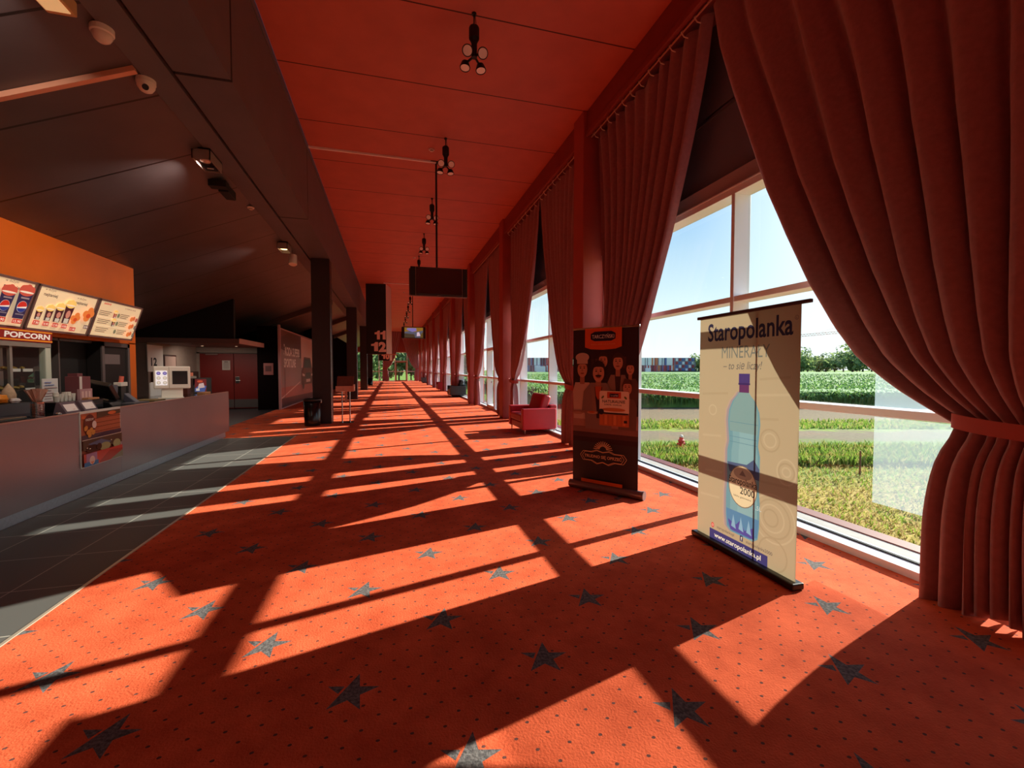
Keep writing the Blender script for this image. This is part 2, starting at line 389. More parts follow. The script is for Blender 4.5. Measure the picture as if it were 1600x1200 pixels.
# columns under the bulkhead
for i, y in enumerate((12.95, 22.8, 32.6, 42.4)):
    b = MB(); b.box(-2.03, -1.565, y, y + .46, 0, BZ); b.mi = 1; b.box(-1.567, -1.553, y + .03, y + .05, 0, BZ - .03)
    struct(b.build('column', [COLUMN, CHROME], bevel=.012))
# closing walls out of sight or in the dark
b = MB(); b.box(-12.2, -12, YN, YE, -.1, 5); struct(b.build('wall_left', DARKWALL))
b = MB(); b.box(-12.2, 4.2, YN - .2, YN, -.1, 6.1); struct(b.build('wall_back', mat('back_wall_paint', (150, 120, 110), .7)))
# window side -----------------------------------------------------------------
PIL = [-5.6, .15, 7.15, 12.85, 18.55, 24.25, 29.95, 35.65, 41.35, 47.05, 52.75]; PW = .42
bays = []
for i in range(len(PIL) - 1): bays.append((PIL[i] + PW, PIL[i + 1]))
for i, y in enumerate(PIL):
    b = MB(); b.box(3.23, 3.62, y, y + PW, 0, ZC); b.box(3.62, 3.86, y + .03, y + PW - .10, 0, ZC); struct(b.build('pillar', RED_WALL, bevel=.015))
b = MB(); b.box(3.30, 3.86, YN, YE, 5.52, ZC); b.mi = 0; b.box(3.27, 3.31, YN, YE, 5.47, 5.56)
struct(b.build('trim_2', PELMET, bevel=.006))
b = MB(); b.box(3.70, 3.84, YN, YE, 3.66, 5.53); struct(b.build('wall_right', DARKBLIND))
b = MB(); b.box(3.64, 3.84, YN, YE, 3.47, 3.66); b.box(3.70, 3.72, YN, YE, 4.50, 4.515); b.mi = 1; b.box(3.685, 3.699, YN, YE, 4.45, 4.458); struct(b.build('trim_3', [MAUVE, mat('blind_seam', (96, 90, 96), .6)]))
def window(n, y0, y1, mull, door=None):
    f = MB()
    f.box(3.59, 3.80, y0, y1, 3.385, 3.47); f.box(3.585, 3.60, y0, y1, 3.455, 3.475)
    ys = [y0, *[m for m in mull], y1]
    for m in mull:
        f.box(3.59, 3.80, m - .025, m + .025, .05, 3.40)
    for y in (y0 + .03, y1 - .03): f.box(3.62, 3.80, y - .03, y + .03, .05, 3.4)
    for z in (1.165, 2.255):
        for a, c in zip(ys, ys[1:]): f.box(3.60, 3.80, a + .02, c - .02, z - .03, z + .03)
    w_ = struct(f.build('window_%d' % n, ALU, bevel=.004))
    s_ = MB(); s_.box(3.575, 3.80, y0, y1, 0, .06); s_.mi = 1; s_.box(3.72, 3.728, y0, y1, .06, .072); s_.box(3.738, 3.746, y0, y1, .06, .072)
    s_.build('sill', [ALU2, mat('dark_gasket', (30, 32, 40), .5)], w_)
    for a, c in zip(ys, ys[1:]):
        for z0, z1 in ((.06, 1.135), (1.195, 2.225), (2.285, 3.385)):
            g = MB(); g.faces([Vector((3.765, a + .01, z0)), Vector((3.765, c - .01, z0)), Vector((3.765, c - .01, z1)), Vector((3.765, a + .01, z1))], [(0, 1, 2, 3)])
            g.build('pane', GLASS, w_, fixn=False)
    if door:
        d = MB()
        for y in (door[0], door[1]): d.box(3.57, 3.79, y - .05, y + .05, .02, 2.25)
        d.box(3.57, 3.79, door[0], door[1], 2.17, 2.28); d.box(3.57, 3.79, door[0], door[1], .02, .14)
        d.build('door_leaf', ALU, w_, bevel=.004)
        h = MB(); h.box(3.50, 3.53, door[0] + .0, door[0] + .16, 1.0, 1.03); h.box(3.50, 3.575, door[0] - .01, door[0] + .02, 1.0, 1.03); h.build('door_handle', CHROME, w_, bevel=.006)
    return w_
window(1, *bays[1], [1.9, 4.055, 6.2])
window(2, *bays[0], [-3.2])
for k in range(2, len(bays)):
    y0, y1 = bays[k]; window(k + 1, y0, y1, [y0 + (y1 - y0) * .43, y0 + (y1 - y0) * .88] if k != 3 else [y0 + 2.2, y0 + 3.5], None if k != 3 else (y0 + 2.25, y0 + 3.4))
b = MB(); b.box(3.80, 4.18, YN, YE, -.5, -.02); b.mi = 1; b.box(4.18, 4.34, YN, YE, -.9, -.01); struct(b.build('exterior_ledge', [mat('concrete_ledge', (150, 146, 142), .8, noise=.12), mat('dark_red_cladding', (96, 40, 40), .6)]))
# end wall: glazed, with a glass door
b = MB()
b.box(-4.1, 3.86, YE, YE + .2, 3.5, 6.0); b.box(-12, -4.1, YE, YE + .2, 0, 5); struct(b.build('wall_end', PELMET))
b = MB()
for x in (-4.0, -2.6, -1.3, .55, 1.95, 3.7): b.box(x - .05, x + .05, YE - .02, YE + .12, 0, 3.5)
for z in (.05, 1.16, 3.45): b.box(-4.0, 3.7, YE, YE + .1, z - .04, z + .04)
b.box(.55, 1.95, YE - .03, YE + .1, 2.35, 2.45)
we = struct(b.build('window_end', ALU))
g = MB(); g.faces([Vector((-4, YE + .05, 0)), Vector((3.7, YE + .05, 0)), Vector((3.7, YE + .05, 3.5)), Vector((-4, YE + .05, 3.5))], [(0, 1, 2, 3)]); g.build('pane', GLASS, we, fixn=False)
dd = MB(); dd.box(.60, .72, YE - .05, YE + .08, 0, 2.35); dd.box(1.78, 1.90, YE - .05, YE + .08, 0, 2.35); dd.box(.6, 1.9, YE - .05, YE + .08, 2.23, 2.36); dd.box(.6, 1.9, YE - .05, YE + .08, 0, .12)
struct(dd.build('door_end', mat('brown_door_frame', (150, 110, 88), .5)))

# ================================================================= curtains
FT = [(0, 0), (.12, .05), (.26, .14), (.36, .21), (.53, .33), (.64, .43), (.75, .54), (.84, .65), (.90, .74), (.95, .86), (.98, .94), (1, 1)]
def fcurve(t, T=FT):
    for (a, p), (c, q) in zip(T, T[1:]):
        if t <= c: return p + (q - p) * (t - a) / (c - a)
    return 1
def curtain_mb(fix, top, tie, fix_tie, n, ztop=5.43, ztie=1.15, seed=0, rows=44, per=8, X=3.44, bot=.015, quick=True):
    """one drape hung at ztop from fix to top (free edge), pinched at ztie between fix_tie and tie"""
    rnd = random.Random(seed); ph = [rnd.uniform(-.5, .5) for _ in range(n + 2)]; am = [rnd.uniform(.75, 1.2) for _ in range(n + 2)]
    cols = n * per + 1; vs = []; zs = []
    for i in range(rows): zs.append(ztop + (ztie - ztop) * (i / (rows - 1)) ** .9)
    for i in range(1, 15): zs.append(ztie + (bot - ztie) * i / 14)
    sg = 1 if tie > fix else -1
    for z in zs:
        if z >= ztie:
            t = (ztop - z) / (ztop - ztie); f = fcurve(t); fr = top + (tie - top) * f; fx_ = fix + (fix_tie - fix) * (1 - (1 - t) ** 3 if quick else t ** 2.5); q = t
        else:
            s2 = (ztie - z) / (ztie - bot); fr = tie + sg * (.02 + .09 * math.sin(min(1, s2 * 1.6) * PI / 2) - .05 * math.exp(-s2 * 9)); fx_ = fix_tie - sg * .06 * s2; q = 1
            t = 1
        pinch = math.exp(-((z - ztie) / .16) ** 2)
        for j in range(cols):
            u = j / (cols - 1); k = u * n; kk = int(k); fl = k - kk
            P = ph[kk] * (1 - fl) + ph[kk + 1] * fl; A = am[kk] * (1 - fl) + am[kk + 1] * fl
            # a hanging fold keeps falling straight, the swept ones lean to the tie
            uu = u + .05 * math.sin(2 * PI * u) * q
            y = fx_ + uu * (fr - fx_)
            a = (.042 + .045 * q) * A * (1 - .55 * pinch)
            an = 2 * PI * k + P * (.4 + .9 * q) + .5 * math.sin(z * 1.1 + P * 5)
            x = X + a * math.sin(an) + .25 * a * math.sin(2 * an + P)
            y += sg * .35 * a * math.cos(an) * (1 if q < 1 else .7)
            if z < ztie: x += -.02 * math.sin(5 * u + seed)
            zz = z + (0 if z > bot + .001 else .03 * math.sin(9 * u + seed))
            vs.append(Vector((x, y, zz)))
    m = MB(); fs = []
    for i in range(len(zs) - 1):
        for j in range(cols - 1): fs.append((i * cols + j, i * cols + j + 1, (i + 1) * cols + j + 1, (i + 1) * cols + j))
    m.faces(vs, fs); return m
def tieback_mb(y0, y1, z, X=3.44, tilt=.03):
    m = MB(); vs = []; n = 36; c = (y0 + y1) / 2; ry = abs(y1 - y0) / 2 + .03; rx = .115
    for i in range(n):
        a = 2 * PI * i / n; x = X + rx * math.copysign(abs(math.cos(a)) ** .7, math.cos(a)); y = c + ry * math.copysign(abs(math.sin(a)) ** .8, math.sin(a))
        dz = tilt * math.sin(a)
        vs += [Vector((x, y, z - .045 + dz)), Vector((x * 1 + .0, y, z + .045 + dz))]
    m.faces(vs, [(2 * i, (2 * i + 2) % (2 * n), (2 * i + 3) % (2 * n), 2 * i + 1) for i in range(n)]); return m
ORD = ['first', 'second', 'third', 'fourth', 'fifth', 'sixth', 'seventh', 'eighth', 'ninth']
def add_curtain(label, fix, top, tie, fix_tie, n, seed, hooks=0, **k):
    c = curtain_mb(fix, top, tie, fix_tie, n, seed=seed, **k).build('curtain', CURTAIN, smooth=True, fixn=False)
    tag(c, label, 'curtain', 'tied red curtains along the windows')
    tieback_mb(fix_tie, tie, k.get('ztie', 1.15)).build('tieback', TIE, c, smooth=True)
    for i in range(hooks):
        y = fix + (top - fix) * (i + .5) / hooks
        h = MB(); h.tube([(3.40, y - .02, 5.37), (3.36, y, 5.39), (3.34, y + .03, 5.46), (3.37, y + .04, 5.49)], .007, 6); h.build('hook', mat('hook_white', (240, 220, 205), .35), c)
    return c
add_curtain('huge dark red curtain sweeping down the right edge, tied beside the water bottle banner', .62, 4.17, 1.93, 1.36, 9, 3, hooks=9, per=14, rows=60, quick=False)
add_curtain('dark red curtain beside the sausage banner, tied back behind that banner', 7.06, 4.27, 6.36, 6.76, 10, 5, hooks=12, per=12, rows=56)
add_curtain('dark red curtain behind the camera side of the near window, out by the room corner', -5.0, -2.3, -4.2, -4.9, 6, 8)
add_curtain('dark red curtain on the camera side of the bay next to the near window', -.05, -2.2, -.8, -.1, 6, 9)
for k in range(2, len(bays)):
    y0, y1 = bays[k]; c = (y0 + y1) / 2 - .25; W = y1 - y0; sp_ = 10 if k < 5 else 6; rw = 44 if k < 5 else 24
    nm = ORD[k - 1]
    add_curtain('dark red tied curtain on the camera side of the %s window bay from the camera' % nm, y0 + .10, c - .04, y0 + .72, y0 + .32, 9, 20 + k, hooks=8 if k == 2 else 0, per=sp_, rows=rw)
    add_curtain('dark red tied curtain on the far side of the %s window bay from the camera' % nm, y1 - .06, c + .06, y1 - .68, y1 - .26, 9, 40 + k, hooks=8 if k == 2 else 0, per=sp_, rows=rw)
for k in range(1, len(bays)):
    y0, y1 = bays[k]; r = MB(); r.bar((3.38, y0 + .01, 5.485), (3.38, y1 - .01, 5.485), .012, 8)
    for y in (y0 + .06, (y0 + y1) / 2, y1 - .06): r.box(3.37, 3.39, y - .01, y + .01, 5.485, 5.53)
    tag(r.build('curtain_rod', mat('pale_rod', (210, 150, 130), .4)), 'thin pale curtain rod under the red pelmet of the %s window bay' % ORD[k - 1], 'curtain rod', 'curtain rods under the pelmet')
# end-wall curtains
def end_curtain(label, x_fix, x_top, x_tie, xft, seed):
    m = curtain_mb(x_fix, x_top, x_tie, xft, 9, ztop=5.85, ztie=1.5, seed=seed, rows=30, per=6, X=0)
    for v in m.bm.verts: v.co = Vector((v.co.y, YE - .32 + v.co.x, v.co.z))
    c = m.build('curtain', CURTAIN, smooth=True, fixn=False); tag(c, label, 'curtain', 'curtains at the end of the hall')
    t = tieback_mb(xft, x_tie, 1.5, X=0)
    for v in t.bm.verts: v.co = Vector((v.co.y, YE - .32 + v.co.x, v.co.z))
    t.build('tieback', TIE, c, smooth=True)
end_curtain('dark red curtain tied to the left of the glass door ending the hall', -.95, 1.25, -.35, -.9, 61)
end_curtain('dark red curtain tied to the right of the glass door ending the hall', 3.45, 1.3, 2.9, 3.4, 62)

# ================================================================= roll-up banners
def rollup(name, A, B_, h, label, cassette):
    A = Vector(A); B_ = Vector(B_); u = (B_ - A); W = u.length; u.normalize(); n = u.cross(Vector((0, 0, 1)))  # n: graphic side
    t = thing(name, tuple((A + B_) / 2), label, 'banner')
    M = Matrix((u.to_4d(), n.to_4d(), Vector((0, 0, 1, 0)), Vector((0, 0, 0, 1)))).transposed(); M.translation = A; M[3][3] = 1
    for r in range(3): M[3][r] = 0
    return t, u, n, W, M
# water-bottle banner, back-lit by the sun
t, u, n, W, M = rollup('rollup_banner', (2.655, 3.375, 0), (2.64, 2.335, 0), 1.95, 'tall cream roll-up banner with a blue water bottle, standing by the near window', None)
b = MB(); b.box(-.02, W + .06, -.012, .014, 1.93, 1.955, M); b.build('top_rail', mat('dark_rail', (70, 50, 62), .5), t, bevel=.004)
b = MB(); b.box(-.015, W + .01, -.05, .05, .002, .05, M); b.build('base', BLKPL, t, bevel=.01)
b = MB(); b.bar(M @ Vector((W * .62, -.03, .04)), M @ Vector((W * .62, -.02, 1.94)), .008, 8); b.build('support_pole', BLKPL, t)
a = Art(M @ Vector((0, .001, 0)), u, (0, 0, 1), trans=.30, rough=.6)
a.rect(.012, .045, W - .024, 1.895, (172, 154, 124))
NAVY = (52, 52, 92)
a.text('Staropolanka', W * .52, 1.735, .15, (48, 44, 66), wid=W * .82, bold=.02, align='C'); a.ring(W * .955, 1.845, .015, .015, .003, (110, 90, 90)); a.text('R', W * .955, 1.837, .013, (110, 90, 90), align='C', bold=0)
a.text('MINERAŁY', W * .51, 1.585, .10, (112, 114, 106), wid=W * .47, bold=.0, align='C'); a.text('– to się liczy!', W * .48, 1.495, .062, (104, 98, 92), wid=W * .38, align='C', bold=.004, shear=.2)
for i, (cx, cz, r) in enumerate(((.80, .42, .19), (.80, .42, .15), (.79, .42, .11), (.78, .42, .07), (.90, .78, .10), (.90, .78, .07), (.90, .78, .04), (.76, .98, .09), (.76, .98, .06), (.80, .16, .13), (.18, 1.15, .05))):
    rr = min(r, W * (1 - cx) - .02); a.ring(W * cx, cz, rr, r * .95, .012, (163, 145, 115) if i % 2 else (181, 163, 133))
for i, (x0_, z_, ln) in enumerate(((.05, 1.28, .3), (.62, 1.30, .3), (.58, 1.12, .25), (.06, .92, .22), (.62, .66, .3), (.1, .62, .2), (.66, 1.42, .26), (.05, .40, .22))): a.line(W * x0_, z_, W * (x0_ + ln), z_ + .02, .018, (178, 160, 130) if i % 2 else (166, 148, 118))
bx = W * .515
def zf(z): return .19 + (z - .335) * 1.06
prof = [(.085, .33), (.118, .36), (.128, .45), (.128, .62), (.120, .72), (.124, .82), (.124, .95), (.110, 1.02), (.116, 1.10), (.122, 1.18), (.114, 1.26), (.086, 1.33), (.050, 1.375), (.036, 1.40)]
prof = [(r * 1.36, zf(z)) for r, z in prof]
def sym(p, dx=0, k=1): return [(bx + dx + r * k, z) for r, z in p] + [(bx + dx - r * k, z) for r, z in reversed(p)]
a.poly(sym(prof, -.034, 1.04), (176, 152, 134)); a.poly(sym(prof, -.018, 1.03), (150, 138, 142)); a.poly(sym(prof), (104, 146, 158)); a.poly(sym(prof, .012, .80), (120, 158, 166)); a.poly(sym(prof, .03, .45), (130, 166, 172)); a.poly(sym([(r, z) for r, z in prof if z >= zf(1.10)], 0, .90), (122, 152, 152))
a.poly([(bx - .17, zf(.50)), (bx - .155, zf(.37)), (bx - .09, zf(.335)), (bx + .08, zf(.335)), (bx + .155, zf(.37)), (bx + .17, zf(.50))], (86, 128, 164))
a.poly([(bx - .15, zf(.42)), (bx - .12, zf(.345)), (bx + .13, zf(.345)), (bx + .12, zf(.43)), (bx + .03, zf(.38)), (bx - .02, zf(.44)), (bx - .06, zf(.40))], (84, 76, 148))
for dx in (-.09, -.01, .07): a.poly([(bx + dx, zf(.47)), (bx + dx - .022, zf(.375)), (bx + dx + .03, zf(.365))], (130, 168, 194))
for z in (.66, .74, 1.02, 1.17, 1.06): a.line(bx - .145, zf(z), bx + .145, zf(z), .004, (92, 132, 146))
a.rect(bx - .05, zf(1.395), .10, .075, (96, 52, 92)); a.rect(bx - .056, zf(1.395) + .075, .112, .072, (72, 56, 110)); a.rect(bx - .06, zf(1.395) + .06, .12, .014, (60, 44, 92))
a.poly([(bx - .165, zf(.86)), (bx - .14, zf(.79)), (bx + .165, zf(.78)), (bx + .165, zf(.86)), (bx + .11, zf(.92)), (bx + .04, zf(.87))], (76, 88, 120))
lz = zf(.70)
a.ell(bx, lz, .148, .165, (216, 198, 160)); a.ring(bx, lz, .148, .165, .007, (120, 100, 84)); a.ell(bx, lz + .10, .095, .045, (172, 148, 124))
a.poly([(bx - .035, lz + .085), (bx + .035, lz + .085), (bx, lz + .13)], (120, 100, 90)); a.text('Staropolanka', bx, lz + .012, .055, (44, 36, 40), wid=.285, align='C', bold=.008); a.text('2000', bx + .05, lz - .058, .055, (44, 36, 40), align='C', bold=.008)
a.text('lekko gazowana', bx, lz - .092, .016, (84, 64, 54), wid=.18, align='C', bold=0); a.text('1,5L', bx + .155, lz - .14, .034, (190, 204, 206), align='C', bold=0)
a.ell(W * .20, .165, .018, .022, (196, 76, 66)); a.ring(W * .20, .165, .009, .010, .003, (236, 216, 204)); a.text('staropolankapl', W * .25, .153, .026, (86, 76, 78), wid=W * .19, bold=.0)
a.rect(W * .50, .145, .030, .045, NAVY); a.text('f', W * .515, .152, .03, (230, 220, 200), align='C'); a.text('staropolanka2000', W * .56, .150, .026, (86, 76, 78), wid=W * .24, bold=.0)
a.rect(W * .165, .046, W * .595, .085, (66, 60, 112)); a.text('www.staropolanka.pl', W * .46, .072, .04, (236, 228, 208), wid=W * .48, align='C', bold=.012)
a.build('banner_sheet', t)
# sausage banner
t, u, n, W, M = rollup('rollup_banner', (2.215, 5.19, 0), (2.73, 4.475, 0), 2.0, 'dark roll-up banner with an orange logo and printed family, beside the red pillar', None)
b = MB(); b.box(.01, W - .01, -.001, .001, .07, 1.985, M); b.build('banner_sheet', mat('dark_banner_film', (46, 32, 36), .45), t)
b = MB(); b.box(.0, W, -.010, .012, 1.975, 2.0, M); b.build('top_rail', CHROME, t, bevel=.004)
b = MB(); b.bar(M @ Vector((-.03, 0, .052)), M @ Vector((W + .05, 0, .052)), .05, 20); b.build('base', mat('cassette_aluminium', (150, 130, 126), .3, metal=.7), t, bevel=.004)
b = MB(); b.bar(M @ Vector((W + .05, 0, .052)), M @ Vector((W + .07, 0, .052)), .054, 20); b.build('end_cap', mat('end_cap_grey', (120, 104, 102), .4), t)
for k in (.2, .75):
    b = MB(); b.box(W * k, W * k + .05, -.18, .18, .001, .014, M); b.build('foot', CHROME, t, bevel=.003)
b = MB(); b.bar(M @ Vector((W * .5, -.03, .05)), M @ Vector((W * .5, -.015, 1.98)), .008, 8); b.build('support_pole', BLKPL, t)
a = Art(M @ Vector((0, .001, 0)), u, (0, 0, 1), rough=.45, step=.0002)
D1, D2, SK, SK2, JK, WH = (44, 30, 36), (66, 42, 42), (206, 148, 122), (172, 116, 96), (142, 114, 106), (204, 176, 160)
a.rect(.012, .75, W - .024, 1.23, (62, 42, 46)); a.rect(.012, .79, W - .024, .16, (176, 132, 120)); a.rect(.012, .72, W - .024, .07, (142, 100, 92)); a.rect(.012, .66, W - .024, .06, (84, 54, 54)); a.rect(.012, .60, W - .024, .06, (62, 40, 42))
for x, z, hh, c in ((.30, 1.42, .2, (76, 50, 48)), (.36, 1.45, .17, (96, 64, 56)), (.77, 1.5, .14, (84, 54, 50)), (.07, 1.30, .3, (60, 40, 42))): a.rect(W * x, z, .04, hh, c)
def figure(cx, cz, s, body, hair, hat=False, beard=False, shirt=None, hw=1.0):
    a.poly([(cx - .135 * s * hw, cz - .62 * s), (cx - .15 * s * hw, cz - .28 * s), (cx - .10 * s, cz - .17 * s), (cx + .10 * s, cz - .17 * s), (cx + .15 * s * hw, cz - .28 * s), (cx + .135 * s * hw, cz - .62 * s)], body)
    if shirt: a.poly([(cx - .045 * s, cz - .16 * s), (cx + .045 * s, cz - .16 * s), (cx + .02 * s, cz - .50 * s), (cx - .02 * s, cz - .50 * s)], shirt)
    a.rect(cx - .032 * s, cz - .19 * s, .064 * s, .1 * s, SK2)
    a.ell(cx, cz + .015 * s, .082 * s, .108 * s, hair); a.ell(cx, cz - .012 * s, .068 * s, .095 * s, SK)
    a.poly([(cx - .07 * s, cz + .04 * s), (cx - .05 * s, cz + .095 * s), (cx + .05 * s, cz + .095 * s), (cx + .07 * s, cz + .04 * s), (cx + .03 * s, cz + .055 * s), (cx - .03 * s, cz + .055 * s)], hair)
    for q in (-.027, .027): a.ell(cx + q * s, cz + .008 * s, .012 * s, .007 * s, (60, 36, 32)); a.rect(cx + (q - .014) * s, cz + .026 * s, .028 * s, .006 * s, (70, 44, 38))
    a.poly([(cx - .004 * s, cz + .005 * s), (cx + .012 * s, cz - .03 * s), (cx - .012 * s, cz - .03 * s)], SK2); a.ell(cx, cz - .058 * s, .026 * s, .009 * s, (150, 76, 66))
    if beard: a.ell(cx, cz - .042 * s, .038 * s, .012 * s, (58, 36, 32))
    if hat: a.rect(cx - .075 * s, cz + .06 * s, .15 * s, .05 * s, WH); a.ell(cx, cz + .14 * s, .095 * s, .055 * s, WH)
figure(W * .48, 1.60, .85, (60, 42, 44), (70, 46, 42)); figure(W * .70, 1.58, .9, (150, 118, 104), (76, 50, 44), shirt=(70, 46, 46)); figure(W * .875, 1.50, .68, (104, 74, 68), (66, 42, 40))
figure(W * .165, 1.50, 1.0, WH, (86, 56, 48), hat=True, hw=.88); figure(W * .84, 1.28, .80, (120, 92, 84), (92, 58, 46), shirt=(176, 130, 110))
a.poly([(W * .16, .96), (W * .19, 1.22), (W * .30, 1.33), (W * .54, 1.33), (W * .64, 1.2), (W * .66, .96)], JK)
figure(W * .42, 1.46, 1.12, JK, (60, 38, 36), beard=True, shirt=(60, 40, 44), hw=1.15); a.poly([(W * .37, 1.285), (W * .47, 1.285), (W * .45, 1.17), (W * .42, 1.12), (W * .385, 1.17)], (196, 88, 50))
a.poly([(W * .30, 1.30), (W * .36, 1.27), (W * .40, .97), (W * .34, .97)], (150, 118, 104)); a.poly([(W * .48, 1.30), (W * .55, 1.27), (W * .50, .97), (W * .45, .97)], (146, 112, 98))
a.rect(.012, .955, W * .4, .03, (156, 112, 98)); a.ell(W * .33, .965, .07, .018, (196, 150, 116)); a.ell(W * .32, .972, .045, .012, (190, 96, 60)); a.ell(W * .10, .95, .07, .016, (180, 140, 122))
a.poly([(W * .21, 1.985), (W * .21, 1.76), (W * .30, 1.735), (W * .485, 1.725), (W * .67, 1.735), (W * .76, 1.76), (W * .76, 1.985)], (226, 98, 42))
a.poly([(W * .30, 1.92), (W * .36, 1.945), (W * .61, 1.945), (W * .67, 1.92), (W * .67, 1.855), (W * .61, 1.83), (W * .36, 1.83), (W * .30, 1.855)], (40, 36, 66)); a.text('TARCZYŃSKI', W * .485, 1.863, .045, (240, 232, 226), wid=W * .33, align='C', bold=.006)
a.text('dobry smak od pokoleń', W * .485, 1.785, .018, (236, 160, 110), wid=W * .36, align='C', bold=0)
x0 = W * .44; a.poly([(x0, .98), (x0, 1.22), (x0 + .015, 1.235), (W * .855, 1.235), (W * .87, 1.22), (W * .87, .98)], (246, 228, 208)); a.rect(x0, .82, W * .43, .14, (196, 112, 72)); a.rect(x0 + .006, .962, W * .41, .016, (60, 42, 44))
a.rect(W * .555, 1.15, W * .20, .075, (206, 84, 44)); a.rect(W * .59, 1.165, W * .13, .04, (40, 36, 60)); a.text('Tarczyński', W * .655, 1.175, .018, (240, 232, 226), wid=W * .11, align='C', bold=.01)
a.text('NATURALNIE', W * .65, 1.095, .036, (70, 66, 54), wid=W * .33, align='C', bold=.01); a.text('100% mięsa', W * .64, 1.065, .018, (84, 74, 60), wid=W * .25, align='C', bold=.01)
a.ell(W * .65, 1.015, W * .17, .022, (206, 124, 72)); a.ell(W * .49, 1.16, .022, .012, (110, 122, 70), rot=45); a.ell(W * .82, 1.16, .022, .012, (110, 122, 70), rot=-45)
for i in range(6): a.rect(x0 + .012 + i * .058, .835, .034, .115, (222, 140, 86) if i % 2 else (206, 118, 70))
a.ell(W * .47, .985, .035, .035, (54, 46, 58)); a.rect(W * .80, .865, .04, .03, (58, 44, 50))
CR = (226, 190, 146)
for i in range(13):
    an = math.radians(15 + i * 12.5); a.line(W * .5 + .045 * math.cos(an), .52 + .045 * math.sin(an), W * .5 + .13 * math.cos(an), .50 + .125 * math.sin(an), .009, CR)
for P in ([(.19, .44), (.23, .49), (.34, .49), (.41, .515), (.5, .495), (.59, .515), (.66, .49), (.77, .49), (.81, .44), (.77, .38), (.66, .38), (.58, .345), (.5, .37), (.42, .345), (.34, .38), (.23, .38)],):
    for k2 in (1, .9):
        Q = [(W * (.5 + (x - .5) * k2 * 1.12), .435 + (z - .435) * k2) for x, z in P]
        for p, q in zip(Q, Q[1:] + Q[:1]): a.line(*p, *q, .006, CR)
a.text('TRUDNO SIĘ OPRZEĆ', W * .5, .418, .036, CR, wid=W * .56, align='C', bold=.02)
a.rect(W * .17, .105, W * .62, .042, (218, 104, 30))
a.build('printed_graphic', t)

# ================================================================= armchairs
def make_armchair(m, name, loc, label):
    t = thing(name, loc, label, 'armchair', 'armchairs along the windows')
    # local: front is -x, width along y
    x0, y0, z0 = loc
    def B(nm, *q, bev=.025, M=None, mm=None):
        k = MB(); k.box(*q, M=M); o = k.build(nm, mm or m, t, bevel=bev, seg=3, world=False); return o
    B('arm', 0, .80, 0, .16, .11, .59); B('arm', 0, .80, 1.09, 1.25, .11, .59)
    B('frame', .03, .84, .15, 1.10, .11, .27); B('back', .70, .86, .12, 1.13, .11, .66)
    B('seat_cushion', .0, .68, .17, 1.08, .275, .44, bev=.04)
    R = Matrix.Translation((.60, .62, .66)) @ Matrix.Rotation(.32, 4, 'Y')
    k = MB(); k.box(-.11, .10, -.42, .42, -.22, .24, R); k.build('back_cushion', m, t, bevel=.06, seg=4, smooth=True, world=False)
    for x, y in ((.07, .07), (.07, 1.18), (.78, .07), (.78, 1.18)):
        k = MB(); k.bar((x, y, 0), (x, y, .115), .012, 10, .024); k.build('leg', CHROME, t, world=False)
    return t
REDL = mat('red_leather', (178, 30, 46), .45, noise=.04); BLKL = mat('black_leather', (26, 22, 26), .4); GRYL = mat('grey_leather', (62, 56, 60), .5)
s1 = make_armchair(REDL, 'armchair', (2.86, 9.52, 0), 'red armchair nearest the two banners, with a red back cushion')
make_armchair(BLKL, 'armchair', (2.98, 23.0, 0), 'black leather armchair beside the red pillars further along')
dup(s1, (3.05, 29.9, 0), 'small red armchair standing between the black and the dark grey one')
make_armchair(GRYL, 'armchair', (3.1, 46.2, 0), 'dark grey armchair furthest down the hall near the end door')

# exit sign on the pillar
t = thing('exit_sign', (3.225, 7.40, 1.62), 'small green running-man exit sign on the first red pillar', 'sign')
b = MB(); b.box(3.212, 3.232, 7.23, 7.54, 1.545, 1.695); b.build('sign_panel', mat('exit_green', (36, 100, 58), .5, emit=.12), t, bevel=.003)
a = Art((3.212, 7.54, 1.545), (0, -1, 0), (0, 0, 1), emit=.25); WE = (214, 226, 206)
a.rect(.03, .03, .08, .09, WE); a.rect(.045, .03, .05, .075, (30, 92, 52)); a.ell(.165, .112, .012, .012, WE); a.poly([(.14, .10), (.17, .10), (.185, .06), (.205, .03), (.19, .03), (.165, .058), (.145, .03), (.13, .035), (.155, .065)], WE); a.poly([(.22, .065), (.25, .065), (.25, .05), (.285, .075), (.25, .10), (.25, .085), (.22, .085)], WE)
a.build('pictogram', t)

